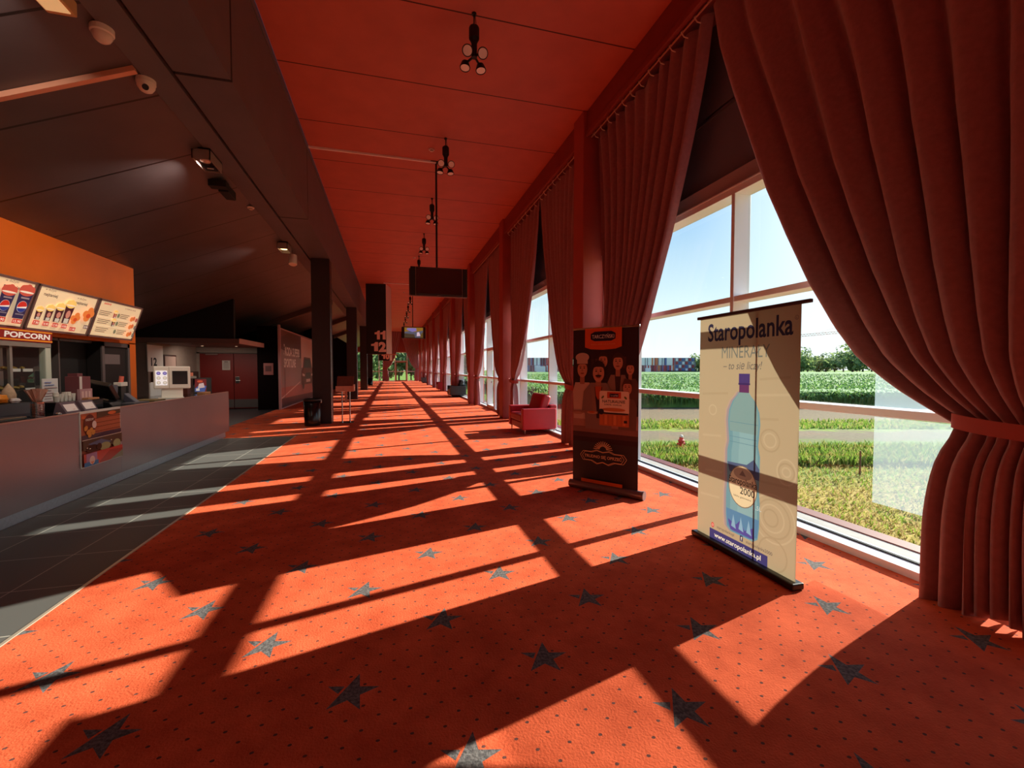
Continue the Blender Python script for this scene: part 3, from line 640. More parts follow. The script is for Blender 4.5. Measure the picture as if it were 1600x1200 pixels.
# ================================================================= ceiling lamps of the red hall
BODY = mat('black_lamp_metal', (20, 14, 15), .5); LENS = mat('frosted_lens', (252, 226, 214), .4)
LN = ['spotlight cluster nearest the camera, four round heads under the red ceiling', 'spotlight cluster just in front of the pole of the nearer television', 'spotlight cluster left of the television pole, third from the camera', 'fourth spotlight cluster from the camera, above the nearer television', 'fifth spotlight cluster from the camera, over the top edge of the nearer television', 'sixth spotlight cluster from the camera, behind the nearer television', 'seventh spotlight cluster from the camera along the red ceiling', 'eighth spotlight cluster from the camera along the red ceiling', 'ninth spotlight cluster from the camera along the red ceiling', 'tenth spotlight cluster from the camera along the red ceiling', 'eleventh spotlight cluster from the camera along the red ceiling']
def make_spot(loc, label):
    t = thing('spotlight_cluster', loc, label, 'ceiling light', 'spotlight clusters along the red ceiling')
    def W_(m): return m
    b = MB(); b.bar((0, 0, 0), (0, 0, -.02), .03, 14); b.bar((0, 0, 0), (0, 0, -.16), .009, 8); b.bar((.012, 0, -.02), (.03, .0, -.17), .004, 6); b.build('stem', BODY, t, world=False)
    b = MB(); b.lathe([(0, -.14), (.035, -.15), (.06, -.17), (.065, -.19), (.065, -.31), (.045, -.345), (.04, -.36), (0, -.36)], seg=16); b.build('driver_housing', BODY, t, world=False, smooth=False, bevel=.004)
    b = MB(); b.bar((0, 0, -.35), (0, 0, -.54), .036, 14); b.build('tube', BODY, t, world=False)
    for sx, sy, tl in ((-1, -1, .75), (1, -1, .75), (-1, 1, .35), (1, 1, .35)):
        c = Vector((sx * .098, sy * .07, -.565)); d = Vector((sx * .22, sy * tl * .9, -1)).normalized()
        if sy > 0: d = Vector((sx * .06, -.75, -.55)).normalized(); c = Vector((sx * .095, -.05, -.50))
        else: d = Vector((sx * .08, -.12, -1)).normalized(); c = Vector((sx * .10, .09, -.60))
        h = MB(); h.bar(c - d * .05, c + d * .02, .045, 18, .068); h.bar(c + d * .02, c + d * .032, .068, 18, .064, cap=False); h.bar((0, 0, -.52), tuple(c - d * .03), .014, 8); ho = h.build('lamp_head', BODY, t, world=False)
        l = MB(); l.bar(c + d * .021, c + d * .026, .056, 18); l.build('lens', LENS, ho, world=False)
    return t
SY = [5.6, 8.7, 11.82, 14.93, 17.9, 21.0, 27.2, 31.0, 34.5, 38.2, 43.0]
sp0 = make_spot((1.045, SY[0], ZC), LN[0])
for y, l in zip(SY[1:], LN[1:]): dup(sp0, (1.045 + .006 * (y - 5.6), y, ZC), l)
# smoke detectors
def detector(loc, label, r=.06):
    t = thing('smoke_detector', loc, label, 'smoke detector', 'smoke detectors on the ceilings')
    b = MB(); b.lathe([(0, 0), (r, 0), (r, -.018), (r * .85, -.026), (r * .55, -.028), (r * .5, -.045), (0, -.05)], seg=20); b.build('housing', mat('detector_white', (232, 200, 186), .5), t, world=False, smooth=False)
    b = MB(); b.lathe([(r * .52, -.030), (r * .545, -.030), (r * .52, -.040)], seg=20); b.build('grille', BODY, t, world=False)
    return t
d0 = detector((.84, 9.2, ZC), 'white round smoke detector beside the second spotlight cluster')
dup(d0, (.95, 18.2, ZC), 'white round smoke detector left above the nearer television'); dup(d0, (.8, 26.5, ZC), 'tiny white smoke detector beyond the nearer television')
# cable trunking on the red ceiling
b = MB(); b.box(-1.53, .98, 9.69, 9.73, ZC - .04, ZC); tag(b.build('cable_trunking', mat('pale_trunking', (252, 232, 224), .5), bevel=.004), 'pale straight cable trunking running from the bulkhead to the nearer television pole', 'cable trunking')
b = MB(); b.box(-.3, 1.1, 23.9, 23.94, ZC - .04, ZC); tag(b.build('cable_trunking', MATS['pale_trunking'], bevel=.004), 'pale cable trunking running from the hanging sign to the farther television', 'cable trunking')

# ================================================================= televisions
def television(loc, label, screen):
    t = thing('television', loc, label, 'television', 'televisions hung from the red ceiling')
    x, y, z = loc   # z = bottom of the screen unit
    b = MB(); b.bar((.56, 0.08, .60), (.56, .08, ZC - z), .021, 12); b.box(.44, .60, .03, .13, ZC - z - .02, ZC - z); b.build('ceiling_pole', BODY, t, world=False)
    b = MB(); b.box(0, 1.21, .0, .10, 0, .62); b.build('casing', mat('tv_casing', (84, 66, 66), .4), t, bevel=.012, world=False)
    b = MB(); b.box(-.02, 1.19, .12, .24, .03, .60); b.build('rear_unit', MATS['tv_casing'], t, bevel=.012, world=False)
    for a0, a1 in ((.0, .105), (1.105, 1.21)):
        b = MB(); b.box(a0 + .005, a1 - .005, -.015, .002, .015, .605); b.build('speaker', mat('speaker_cloth', (40, 30, 30), .8), t, bevel=.006, world=False)
    b = MB()
    for q in (.108, 1.098): b.box(q - .006, q + .006, -.018, .0, .01, .61)
    b.box(.11, 1.10, -.012, .0, -.012, .012); b.build('silver_trim', mat('tv_silver', (170, 130, 118), .35, metal=.6), t, bevel=.003, world=False)
    b = MB(); b.box(-.48, .48, -.004, .004, -.27, .27, Matrix.Translation((.605, -.026, .315)) @ Matrix.Rotation(math.radians(0 if screen else -5), 4, 'X')); s = b.build('screen', mat('dark_screen', (44, 26, 30), .08, spec=1.0), t, world=False)
    b = MB(); b.box(.55, .66, -.014, .0, .015, .028); b.build('badge', CHROME, t, world=False)
    if screen:
        a = Art((x + .13, y - .030, z + .05), (1, 0, 0), (0, 0, 1), emit=.55)
        a.rect(0, 0, .95, .53, (86, 92, 110)); a.poly([(0, .30), (.3, .36), (.55, .30), (.95, .38), (.95, .53), (0, .53)], (140, 110, 40)); a.poly([(.1, .42), (.4, .30), (.62, .36), (.6, .50), (.15, .50)], (126, 122, 190)); a.poly([(0, 0), (.55, 0), (.5, .18), (0, .22)], (70, 60, 44)); a.poly([(.62, .08), (.82, .1), (.75, .30), (.64, .28)], (206, 196, 214)); a.poly([(.8, 0), (.95, 0), (.95, .3), (.84, .2)], (96, 80, 40))
        a.build('picture', t)
    return t
television((.425, 9.66, 3.045), 'black flat television with a dark screen, hung on a long pole', False)
television((.60, 24.0, 3.08), 'farther hanging television showing a bright picture', True)

# ================================================================= hanging number signs
def number_sign(name, P, zb, numbers, label, side):
    t = thing(name, (P[0][0], P[0][1], zb), label, 'sign', 'hanging auditorium number signs')
    b = MB(); b.prism([(*p, zb) for p in P], (0, 0, ZC - zb)); b.build('sign_box', BLACK, t)
    p, q = Vector((*P[1], 0)), Vector((*P[2], 0)); d = (q - p).normalized(); nn = Vector((d.y, -d.x, 0))
    b = MB(); b.prism([p + nn * .004, q + nn * .004, q + nn * .012, p + nn * .012], (0, 0, 0)) if False else b.faces([p + nn * .006 + Vector((0, 0, zb + .0)), q + nn * .006 + Vector((0, 0, zb)), q + nn * .006 + Vector((0, 0, ZC)), p + nn * .006 + Vector((0, 0, ZC))], [(0, 1, 2, 3)])
    b.build('side_panel', mat('pale_sign_side', (244, 206, 196), .6), t, fixn=False)
    b = MB(); b.box(P[1][0] - .08, P[2][0] + .3, P[1][1] - .05, P[1][1] + .02, zb - .05, zb); b.build('bottom_rail', mat('pale_rail', (206, 140, 120), .5), t)
    a0 = Vector((*P[0], zb)); a1 = Vector((*P[1], zb)); u2 = (a1 - a0); Wd = u2.length
    a = Art(a0, u2, (0, 0, 1), step=.002)
    for s_, xx, zz, hh, wd_ in numbers:
        x = Wd * xx - wd_; dw = wd_ / (2 if s_ != '11' else 2)
        for ch in s_:
            if ch == '1':
                w1 = dw * .92; a.poly([(x + w1 * .44, zz), (x + w1, zz), (x + w1, zz + hh), (x + w1 * .62, zz + hh), (x + w1 * .42, zz + hh * .84), (x, zz + hh * .78), (x, zz + hh * .58), (x + w1 * .44, zz + hh * .58)], (255, 214, 200))
            else: a.text(ch, x, zz, hh, (255, 214, 200), wid=dw, bold=.06)
            x += dw
    a.build('numerals', t); return t
number_sign('hanging_sign', [(-1.2, 24.4), (-.2, 24.3), (.07, 25.4), (-.9, 25.5)], 2.27, [('11', .995, .76, .46, .58), ('12', .995, .14, .48, .76)], 'tall black hanging sign with pale numerals 11 and 12', 1)
number_sign('hanging_sign', [(-.95, 40.1), (-.06, 40.0), (.14, 41.0), (-.8, 41.1)], 2.2, [('10', .99, .14, .46, .66)], 'smaller far black hanging sign with pale numeral 10', 1)

# ================================================================= dark ceiling fittings
t = thing('dome_camera', (-2.40, 4.78, 4.47), 'white dome camera nearest the lit ceiling lamp, without a visible lens', 'camera', 'dome cameras on the dark beam')
DW = mat('dome_white', (250, 238, 230), .35)
b = MB(); b.lathe([(0, 0), (.085, 0), (.085, -.045), (.075, -.055)], seg=24); b.build('base_ring', DW, t, world=False, smooth=False)
b = MB(); b.lathe([(.075, -.05), (.072, -.075), (.055, -.105), (.03, -.122), (0, -.127)], seg=24); b.build('dome', mat('dome_glossy', (246, 230, 220), .1), t, world=False, smooth=True)
t = thing('dome_camera', (-2.40, 5.50, 4.47), 'white dome camera with a black lens, at the end of the pale batten', 'camera', 'dome cameras on the dark beam')
b = MB(); b.lathe([(0, 0), (.085, 0), (.085, -.04), (.08, -.05)], seg=24); b.build('base_ring', DW, t, world=False)
b = MB(); b.lathe([(.08, -.045), (.076, -.075), (.055, -.11), (.03, -.125), (0, -.13)], seg=24); b.build('dome', DW, t, world=False, smooth=True)
b = MB(); c = Vector((.018, -.05, -.095)); d = Vector((.2, -.75, -.65)).normalized(); b.bar(c - d * .01, c + d * .022, .028, 18); b.build('lens', BLKPL, t, world=False)
def slope_z(x): return 4.5 - .405 * (-2.38 - x)
b = MB()
for k in range(1): b.beam((-2.41, 5.32, slope_z(-2.41) - .03), (-5.0, 5.32, slope_z(-5.0) - .03), .06, .05)
tag(b.build('light_batten', mat('batten_pink', (246, 176, 146), .5)), 'long thin pale batten across the dark sloped ceiling', 'batten light')
t = thing('ceiling_lamp', (-2.55, 4.25, 4.40), 'pale rectangular ceiling lamp at the top edge above the dome camera', 'ceiling light')
b = MB(); b.box(-2.62, -2.42, 3.2, 4.5, 4.34, 4.46); b.build('housing', mat('lamp_orange_white', (226, 180, 130), .5), t, bevel=.01); b = MB(); b.box(-2.60, -2.44, 3.25, 4.45, 4.332, 4.341); b.build('diffuser', mat('lamp_diffuser', (255, 206, 140), .5, emit=.35), t)
t = thing('downlight', (-2.41, 7.25, 4.40), 'grey boxy downlight with one round bulb on the dark beam', 'ceiling light')
HG = mat('lamp_grey', (150, 132, 128), .5)
b = MB(); x0, x1, y0, y1, z0, z1 = -2.54, -2.32, 6.95, 7.40, 4.32, 4.47
for q in ((x0, x0 + .012, y0, y1), (x1 - .012, x1, y0, y1), (x0, x1, y0, y0 + .012), (x0, x1, y1 - .012, y1)): b.box(*q, z0, z1)
b.box(x0, x1, y0, y1, z1 - .02, z1); b.build('housing', HG, t)
b = MB(); b.lathe([(0, 0), (.06, 0), (.062, .03), (.04, .06), (0, .06)], c=(-2.43, 7.10, 4.345), seg=20); b.build('bulb', mat('bulb_pale', (226, 190, 170), .3), t, smooth=True)
b = MB(); b.box(-2.50, -2.36, 7.22, 7.36, 4.33, 4.345); b.build('gear_tray', BLKPL, t); b = MB(); b.box(-2.47, -2.39, 7.27, 7.29, 4.326, 4.332); b.build('label_strip', WHITE, t)
t = thing('downlight', (-2.41, 11.7, 4.40), 'small lit boxy downlight further along the dark beam', 'ceiling light')
b = MB(); x0, x1, y0, y1 = -2.52, -2.30, 11.5, 11.95
for q in ((x0, x0 + .012, y0, y1), (x1 - .012, x1, y0, y1), (x0, x1, y0, y0 + .012), (x0, x1, y1 - .012, y1)): b.box(*q, 4.30, 4.47)
b.box(x0, x1, y0, y1, 4.44, 4.47); b.build('housing', HG, t)
b = MB(); b.lathe([(0, 0), (.07, 0), (.072, .03), (.04, .06), (0, .06)], c=(-2.41, 11.68, 4.33), seg=20); b.build('bulb', mat('bulb_lit', (255, 220, 150), .4, emit=3.0), t, smooth=True)
t = thing('spotlight', (-2.36, 12.45, 4.47), 'small pale cylinder spotlight hanging beside the lit downlight', 'ceiling light')
b = MB(); b.bar((-2.36, 12.45, 4.47), (-2.36, 12.45, 4.36), .015, 8); b.build('stem', HG, t); b = MB(); b.bar((-2.36, 12.45, 4.38), (-2.36, 12.40, 4.14), .09, 20, .10); b.build('lamp_head', DW, t, bevel=.004); b = MB(); b.bar((-2.36, 12.399, 4.139), (-2.36, 12.397, 4.134), .08, 20); b.build('lens', LENS, t)
dup(d0, (-2.44, 9.2, 4.455), 'tiny round smoke detector at the edge of the dark sloped ceiling')
t = thing('ceiling_speaker', (-2.52, 8.15, 4.3), 'black boxy fixture just behind the grey downlight', 'ceiling fixture')
b = MB(); b.box(-2.66, -2.42, 7.85, 8.0, 4.30, 4.40); b.build('bracket', BLACK, t); b = MB(); b.box(-2.58, -2.44, 8.02, 8.40, 4.28, 4.41); b.build('body', BLACK, t, bevel=.01)

def lamp(name, loc, aim, power, size, col=(1, .86, .70), spread=105):
    d_ = bpy.data.lights.new(name, 'AREA'); d_.energy = power; d_.color = col; d_.shape = 'DISK'; d_.size = size; d_.spread = math.radians(spread)
    o = bpy.data.objects.new(name, d_); COL.objects.link(o); o.location = loc; o.rotation_euler = (Vector(loc) - Vector(aim)).to_track_quat('Z', 'Y').to_euler(); return o
lamp('ceiling_lamp_light', (-2.53, 3.9, 4.32), (-4.6, 6.5, 1.2), 15, .16)
lamp('downlight_light', (-2.43, 7.1, 4.31), (-4.9, 8.3, 1.6), 15, .12)
lamp('lit_downlight_light', (-2.41, 11.68, 4.28), (-4.6, 11.0, 1.0), 14, .12)
# ================================================================= foyer: orange wall, counter, menu boards
b = MB(); b.box(-5.1, -4.9, YN, 10.54, 1.98, 4.2); b.mi = 0; b.box(-5.1, -4.9, 10.30, 10.54, 0, 2.0); struct(b.build('wall_orange', ORANGE))
b = MB(); b.box(-5.25, -5.11, YN, 10.30, 0, 2.1); struct(b.build('wall_bar', BLACK))
b = MB(); b.box(-5.11, -5.02, 8.60, 8.63, .0, 1.98); b.box(-5.11, -5.02, YN, 10.3, 1.94, 1.98); struct(b.build('trim_4', mat('dim_metal', (120, 110, 108), .4, metal=.5)))
t = thing('fridge', (-5.0, 9.85, 0), 'tall dark drinks fridge with a grey frame, behind the counter end', 'fridge')
b = MB(); b.box(-5.10, -4.90, 9.42, 10.28, .0, 1.97); b.build('body', BLACK, t)
b = MB()
for q in ((9.42, 9.49, 0, 1.97), (10.21, 10.28, 0, 1.97), (9.42, 10.28, 1.90, 1.97), (9.42, 10.28, 0, .1)): b.box(-4.905, -4.875, *q)
b.build('door_frame', mat('fridge_frame', (116, 106, 106), .4, metal=.4), t)
b = MB(); b.box(-4.90, -4.893, 9.52, 9.98, 1.58, 1.76); b.build('notice', mat('dim_paper', (120, 106, 106), .8), t)

def menu_board(y0, y1, label, draw):
    zt, zb, xt, xb = 2.65, 2.03, -4.55, -4.75
    t = thing('menu_board', (xb, (y0 + y1) / 2, zb), label, 'menu board', 'menu boards on the orange wall')
    up = Vector((xt - xb, 0, zt - zb)); H = up.length; up.normalize(); U = Vector((0, 1, 0)); N = U.cross(up); N = N if N.x > 0 else -N
    O = Vector((xb, y0, zb)); Wd = y1 - y0
    M = Matrix((U.to_4d(), up.to_4d(), N.to_4d(), Vector((0, 0, 0, 1)))).transposed()
    for r in range(3): M[3][r] = 0
    M[3][3] = 1; M.translation = O
    b = MB(); b.box(0, Wd, 0, H, -.07, 0, M); b.build('casing', mat('board_casing', (120, 100, 98), .5), t, bevel=.004)
    b = MB()
    for q in ((0, Wd, 0, .03), (0, Wd, H - .03, H), (0, .03, 0, H), (Wd - .03, Wd, 0, H)): b.box(q[0], q[1], q[2], q[3], 0, .012, M)
    b.build('frame', mat('board_frame', (140, 118, 114), .4, metal=.3), t)
    b = MB(); b.box(Wd * .3, Wd * .34, H * .3, H * .4, -.25, -.06, M); b.box(Wd * .7, Wd * .74, H * .3, H * .4, -.25, -.06, M); b.build('bracket', BLACK, t)
    a = Art(O, U, up, emit=.42, rough=.3)
    a.rect(.03, .03, Wd - .06, H - .06, (232, 204, 160)); draw(a, Wd, H); a.build('printed_menu', t); return t
RD, BL, BR, YL, TX = (196, 50, 40), (46, 42, 74), (70, 34, 38), (240, 200, 110), (112, 96, 80)
def cup(a, x, y, wd, h, body, top, logo):
    a.poly([(x - wd * .38, y), (x + wd * .38, y), (x + wd * .5, y + h), (x - wd * .5, y + h)], body)
    a.ell(x, y + h + wd * .10, wd * .56, wd * .34, top)
    for dx, dy in ((-.3, .3), (.05, .42), (.32, .28)): a.ell(x + wd * dx, y + h + wd * dy * .8, wd * .2, wd * .15, top)
    a.ell(x, y + h, wd * .52, wd * .06, (236, 220, 196))
    if logo:
        q = y + h * .45; r = wd * .34
        a.ell(x, q, r, r, (232, 224, 214)); a.ell(x, q, r * .96, r * .96, RD, 10, 190); a.ell(x, q, r * .96, r * .96, (40, 60, 130), 200, 350)
        a.rect(x - wd * .3, y + h * .14, wd * .6, h * .05, (120, 110, 120)); a.rect(x - wd * .3, y + h * .75, wd * .6, h * .06, (150, 130, 130))
    else: a.ell(x, y + h * .5, wd * .25, h * .22, (196, 130, 110)); a.rect(x - wd * .25, y + h * .02, wd * .5, h * .25, (200, 190, 170))
def price(a, x, y, s, wd=.13, c=RD): a.rect(x - wd / 2, y, wd, .06, c); a.text(s, x, y + .012, .036, (244, 220, 196), wid=wd * .8, align='C', bold=.02)
def heading(a, x, y): a.text('w dużym', x, y + .075, .034, TX, wid=.20, bold=.0); a.text('najtaniej', x, y, .046, (84, 70, 62), wid=.26, bold=.015)
def draw1(a, W, H):
    heading(a, W * .62, H * .78)
    for i, (s_, h) in enumerate((('9.90', .20), ('12.90', .25), ('13.90', .28), ('14.90', .31), ('15.90', .35))):
        x = W * (.10 + .19 * i); cup(a, x, .14, .17 + .014 * i, h + .01, BL, (196, 84, 66), True); price(a, x, .075, s_, .15)
def draw2(a, W, H):
    heading(a, W * .10, H * .78); heading(a, W * .62, H * .74)
    for i, h in enumerate((.12, .155, .19, .25)):
        x = W * (.12 + .135 * i); cup(a, x, .16, .12 + .022 * i, h * 1.12, BR, YL, False); price(a, x, .085, ('7.90', '10.90', '12.90', '14.90')[i], .11)
    for x, z, k in ((.66, .24, 1), (.86, .33, 1.25)):
        for dx, dy in ((0, 0), (.05, .03), (-.05, .02), (.02, .07), (-.02, -.03)): a.ell(W * x + dx * k, z + dy * k, .055 * k, .045 * k, (226, 126, 60))
        a.ell(W * x, z, .04 * k, .03 * k, (206, 80, 40))
    price(a, W * .66, .06, '11.90', .13); price(a, W * .88, .12, '10.90', .11, (110, 90, 84))
def draw3(a, W, H):
    a.text('zestawy', W * .10, H * .88, .04, RD, wid=.2); a.text('w dobrej cenie', W * .58, H * .86, .03, TX, wid=.34, bold=.005)
    for r in range(3):
        z = H * (.62 - .22 * r)
        a.rect(W * .05, z - .055, W * .9, .008, (244, 226, 190))
        for k2 in range(3):
            a.rect(W * .06, z + .045 - .03 * k2, W * (.26 - .03 * k2), .012, (130, 108, 86)); a.rect(W * .52, z + .045 - .03 * k2, W * (.22 - .03 * k2), .012, (130, 108, 86))
        if r < 2: cup(a, W * .40, z - .04, .10, .10, (150, 60, 60) if r == 0 else BR, YL, False)
        a.ell(W * .47, z + .02, .035, .04, (120, 124, 96)); a.ell(W * .80, z, .05, .045, (226, 130, 70)); a.ell(W * .85, z + .02, .04, .04, (214, 110, 60)); a.ell(W * .92, z, .035, .04, (120, 110, 100) if r else (170, 80, 70))
menu_board(6.16, 7.46, 'lit menu board of big cola cups, leftmost of the three boards', draw1)
menu_board(7.50, 8.76, 'lit menu board of popcorn cups and snacks, middle of three', draw2)
menu_board(8.80, 10.07, 'lit menu board of combined meals at the orange wall corner', draw3)
# popcorn warmer
t = thing('popcorn_warmer', (-4.7, 6.7, .98), 'glass popcorn warmer under a red POPCORN sign', 'popcorn machine')
b = MB(); b.box(-5.0, -4.50, 5.6, 7.5, .90, 1.05); b.build('base', BLKPL, t, bevel=.01)
FR = mat('warmer_frame', (176, 168, 160), .35, metal=.5)
b = MB(); b.box(-4.56, -4.48, 7.44, 7.54, 1.0, 1.80); b.build('corner_post', mat('pale_green_post', (206, 216, 200), .4), t, bevel=.01)  # corner post paler and greener than the warmer frame
b = MB(); b.box(-5.0, -4.48, 5.6, 7.54, 1.78, 1.84); b.box(-4.53, -4.50, 6.9 - .02, 6.9 + .02, 1.05, 1.8); b.box(-5.02, -4.98, 5.6, 7.5, 1.0, 1.8); b.build('frame', FR, t)
for i, z in enumerate((1.22, 1.47)):
    b = MB(); b.box(-4.98, -4.55, 5.6, 7.42, z, z + .012); sh = b.build('shelf', mat('dark_shelf', (60, 50, 46), .5), t)
    b = MB(); rnd = random.Random(i)
    for k in range(90): b.lathe([(0, .03), (.025, .02), (.03, 0), (0, -.005)], c=(rnd.uniform(-4.9, -4.62), rnd.uniform(5.8, 7.35), z + .02 + rnd.random() * .015), seg=6)
    pc = b.build('popcorn', mat('popcorn', (150, 120, 60), .8), sh); pc['kind'] = 'stuff'
    for y in ((6.6, 6.95, 7.15) if i else (7.18,)):
        b = MB(); b.box(-4.552, -4.545, y, y + .16, z - .008, z + .03); b.build('price_tag', PAPER, sh)
b = MB(); b.faces([Vector((-4.51, 5.6, 1.05)), Vector((-4.51, 7.44, 1.05)), Vector((-4.51, 7.44, 1.78)), Vector((-4.51, 5.6, 1.78))], [(0, 1, 2, 3)]); b.build('glass_front', GLASS, t, fixn=False)
b = MB(); b.box(-4.72, -4.47, 5.6, 7.55, 1.845, 2.0); sgn = b.build('sign_box', mat('sign_red', (150, 34, 30), .5, emit=.12), t, bevel=.004)
a = Art((-4.47, 5.6, 1.845), (0, 1, 0), (0, 0, 1), emit=.25); a.rect(.0, .012, 1.95, .014, (236, 150, 40)); a.rect(0, .128, 1.95, .014, (236, 150, 40)); a.text('POPCORN', 1.90, .045, .068, (246, 236, 224), wid=.74, align='R', bold=.035, shear=.15); a.build('lettering', sgn)
b = MB(); b.box(-5.1, -4.46, YN + .02, 9.35, 0, .895); tag(b.build('back_counter', mat('back_counter_black', (26, 20, 20), .4), bevel=.008), 'black back counter under the popcorn warmer', 'counter')

# service counter
t = thing('service_counter', (-3.5, 5.0, 0), 'long service counter with brownish metal front and black worktop', 'counter')
Y1 = 11.06
b = MB(); b.box(-4.30, -3.50, YN + .02, Y1 - .06, 0, .12); b.build('plinth', PLINTH, t)
b = MB(); b.box(-3.475, -3.45, YN + .02, 6.2, .125, .985); b.box(-3.475, -3.45, 7.0, Y1, .125, .985); b.box(-3.475, -3.45, 6.2, 7.0, .125, .34); b.build('front_panel', STEEL, t, bevel=.003)
b = MB(); b.box(-3.48, -3.446, YN + .02, Y1 + .004, .985, .997); b.box(-3.48, -3.446, Y1, Y1 + .012, .125, .997); b.build('edge_trim', mat('edge_trim', (190, 160, 150), .35, metal=.6), t)
b = MB(); b.box(-4.38, -3.476, YN + .02, Y1 - .01, .12, .94); b.build('carcass', BLACK, t)
b = MB(); b.box(-4.42, -3.48, YN + .02, Y1, .94, .985); b.build('worktop', WORKTOP, t, bevel=.004)
# snack poster let into the counter front
t = thing('poster', (-3.45, 6.6, .34), 'framed snack poster let into the front of the service counter', 'poster')
b = MB(); b.box(-3.474, -3.444, 6.205, 6.995, .342, 1.0); b.build('backing', WHITE, t)
a = Art((-3.444, 6.205, .342), (0, 1, 0), (0, 0, 1), rough=.18)
a.rect(.012, .012, .766, .62, (128, 62, 44)); a.rect(.012, .33, .766, .30, (190, 96, 60))
for z in (.395, .45, .50, .555): a.rect(.2, z, .578, .006, (96, 46, 34))
a.poly([(.30, .56), (.778, .58), (.778, .632), (.30, .632)], (70, 58, 40)); a.ell(.60, .60, .085, .022, (224, 110, 60)); a.ell(.06, .59, .05, .02, (224, 110, 60))
a.rect(.012, .318, .766, .008, (226, 206, 186)); a.rect(.012, .33, .766, .05, (84, 70, 80)); a.poly([(.2, .33), (.45, .38), (.778, .36), (.778, .33)], (60, 50, 70))
a.ell(.155, .49, .105, .13, (96, 40, 34)); a.text('ORZECHY', .155, .545, .026, (240, 224, 206), wid=.15, align='C'); a.ell(.235, .49, .04, .045, (236, 210, 200))
for x, z in ((.08, .46), (.12, .41), (.17, .43), (.21, .40), (.14, .375)): a.ell(x, z, .036, .028, (222, 146, 70), rot=30)
a.rect(.012, .20, .766, .118, (92, 70, 56)); a.poly([(.10, .27), (.35, .30), (.55, .24), (.3, .2)], (106, 110, 136)); a.ell(.18, .21, .12, .045, (52, 30, 24)); a.ell(.42, .20, .11, .05, (172, 160, 110)); a.ell(.66, .20, .08, .055, (176, 166, 116)); a.ell(.30, .215, .05, .04, (70, 40, 30))
a.rect(.012, .012, .766, .15, (206, 74, 62)); a.poly([(.30, .03), (.5, .14), (.778, .12), (.778, .012), (.3, .012)], (176, 66, 54)); a.poly([(.5, .012), (.778, .1), (.778, .012)], (140, 130, 106))
a.rect(.05, .02, .20, .14, (168, 120, 150)); a.rect(.012, .012, .26, .05, (60, 110, 160)); a.ell(.155, .075, .05, .05, (236, 196, 180)); a.poly([(.12, .06), (.19, .06), (.155, .02)], (226, 130, 90))
for x, z in ((.12, .215), (.07, .23), (.53, .26)): a.ell(x, z, .012, .006, (250, 236, 210))
a.build('printed_graphic', t)

WT = .985
# things on the counter ------------------------------------------------------
t = thing('cash_drawer', (-3.85, 5.6, WT), 'dark grey boxy till unit with snacks on top, at the counter left end', 'till')
b = MB(); b.prism([(-4.10, 5.15, WT), (-3.72, 5.15, WT), (-3.74, 5.15, WT + .04), (-3.82, 5.15, WT + .145), (-4.10, 5.15, WT + .145)], (0, .98, 0)); b.build('body', mat('till_grey', (50, 52, 62), .45), t, bevel=.01)
b = MB(); b.box(-3.72, -3.58, 5.30, 5.66, WT, WT + .03); b.build('slip_tray', mat('tray_steel', (150, 150, 140), .25, metal=.8), t, bevel=.006)
def blob(name, c, r, m, label, cat, seed, group=None, sq=(1, 1, 1)):
    rnd = random.Random(seed); bm = bmesh.new(); bmesh.ops.create_icosphere(bm, subdivisions=3, radius=1)
    for v in bm.verts:
        k = 1 + .16 * math.sin(5 * v.co.x + seed) * math.cos(6 * v.co.y + 2 * seed) + .10 * math.sin(9 * v.co.z + seed)
        v.co = Vector((v.co.x * r[0] * k, v.co.y * r[1] * k, v.co.z * r[2] * k)) + Vector(c)
    m_ = MB(); m_.bm.free(); m_.bm = bm; return tag(m_.build(name, m, smooth=True), label, cat, group)
ZT = WT + .145
blob('snack_bag', (-3.92, 5.86, ZT + .05), (.05, .06, .05), mat('orange_wrap', (240, 150, 40), .4), 'crumpled orange snack bag lying on the till', 'snack bag', 1)
blob('napkin', (-3.87, 5.965, ZT + .028), (.035, .05, .028), mat('white_tissue', (230, 226, 226), .8), 'crumpled white napkin beside the orange snack bag', 'napkin', 2)
m_ = MB(); m_.lathe([(0, 0), (.035, .0), (.058, .05), (.06, .09), (.045, .14), (.018, .185), (.004, .21)], c=(-3.98, 6.05, ZT), seg=14); tag(m_.build('paper_bag', mat('kraft_paper', (206, 180, 150), .8, noise=.15, nscale=20), smooth=True), 'pale paper bag with a twisted tip, standing on the till', 'bag')
t = thing('cup_holder', (-3.58, 5.80, WT), 'ribbed steel cup full of folded napkins on the counter', 'cup')
pr = [(0, 0), (.055, 0)]
for k in range(9): pr += [(.055, .012 + .016 * k), (.052, .02 + .016 * k)]
pr += [(.055, .165), (.050, .165), (.05, .01)]
b = MB(); b.lathe(pr, c=(-3.58, 5.80, WT), seg=24); b.build('cup', CHROME, t, smooth=False)
b = MB(); rnd = random.Random(4)
for k in range(20):
    an = rnd.uniform(0, 2 * PI); d = Vector((.05 * math.cos(an), .115 * math.sin(an) - .015, 0)); p = Vector((-3.58, 5.80, WT + .12)); q = p + d + Vector((0, 0, .16 + .03 * rnd.random())); s_ = Vector((rnd.uniform(-1, 1), rnd.uniform(-1, 1), 0)).normalized() * .03
    b.faces([p - s_ * .3, p + s_ * .3, q + s_, q - s_], [(0, 1, 2, 3)])
nk = b.build('napkins', mat('napkin_beige', (206, 168, 150), .8), t, fixn=False)
t = thing('menu_stand', (-4.30, 7.2, WT), 'white portrait menu sheet in a stand beside the popcorn warmer', 'menu sheet')
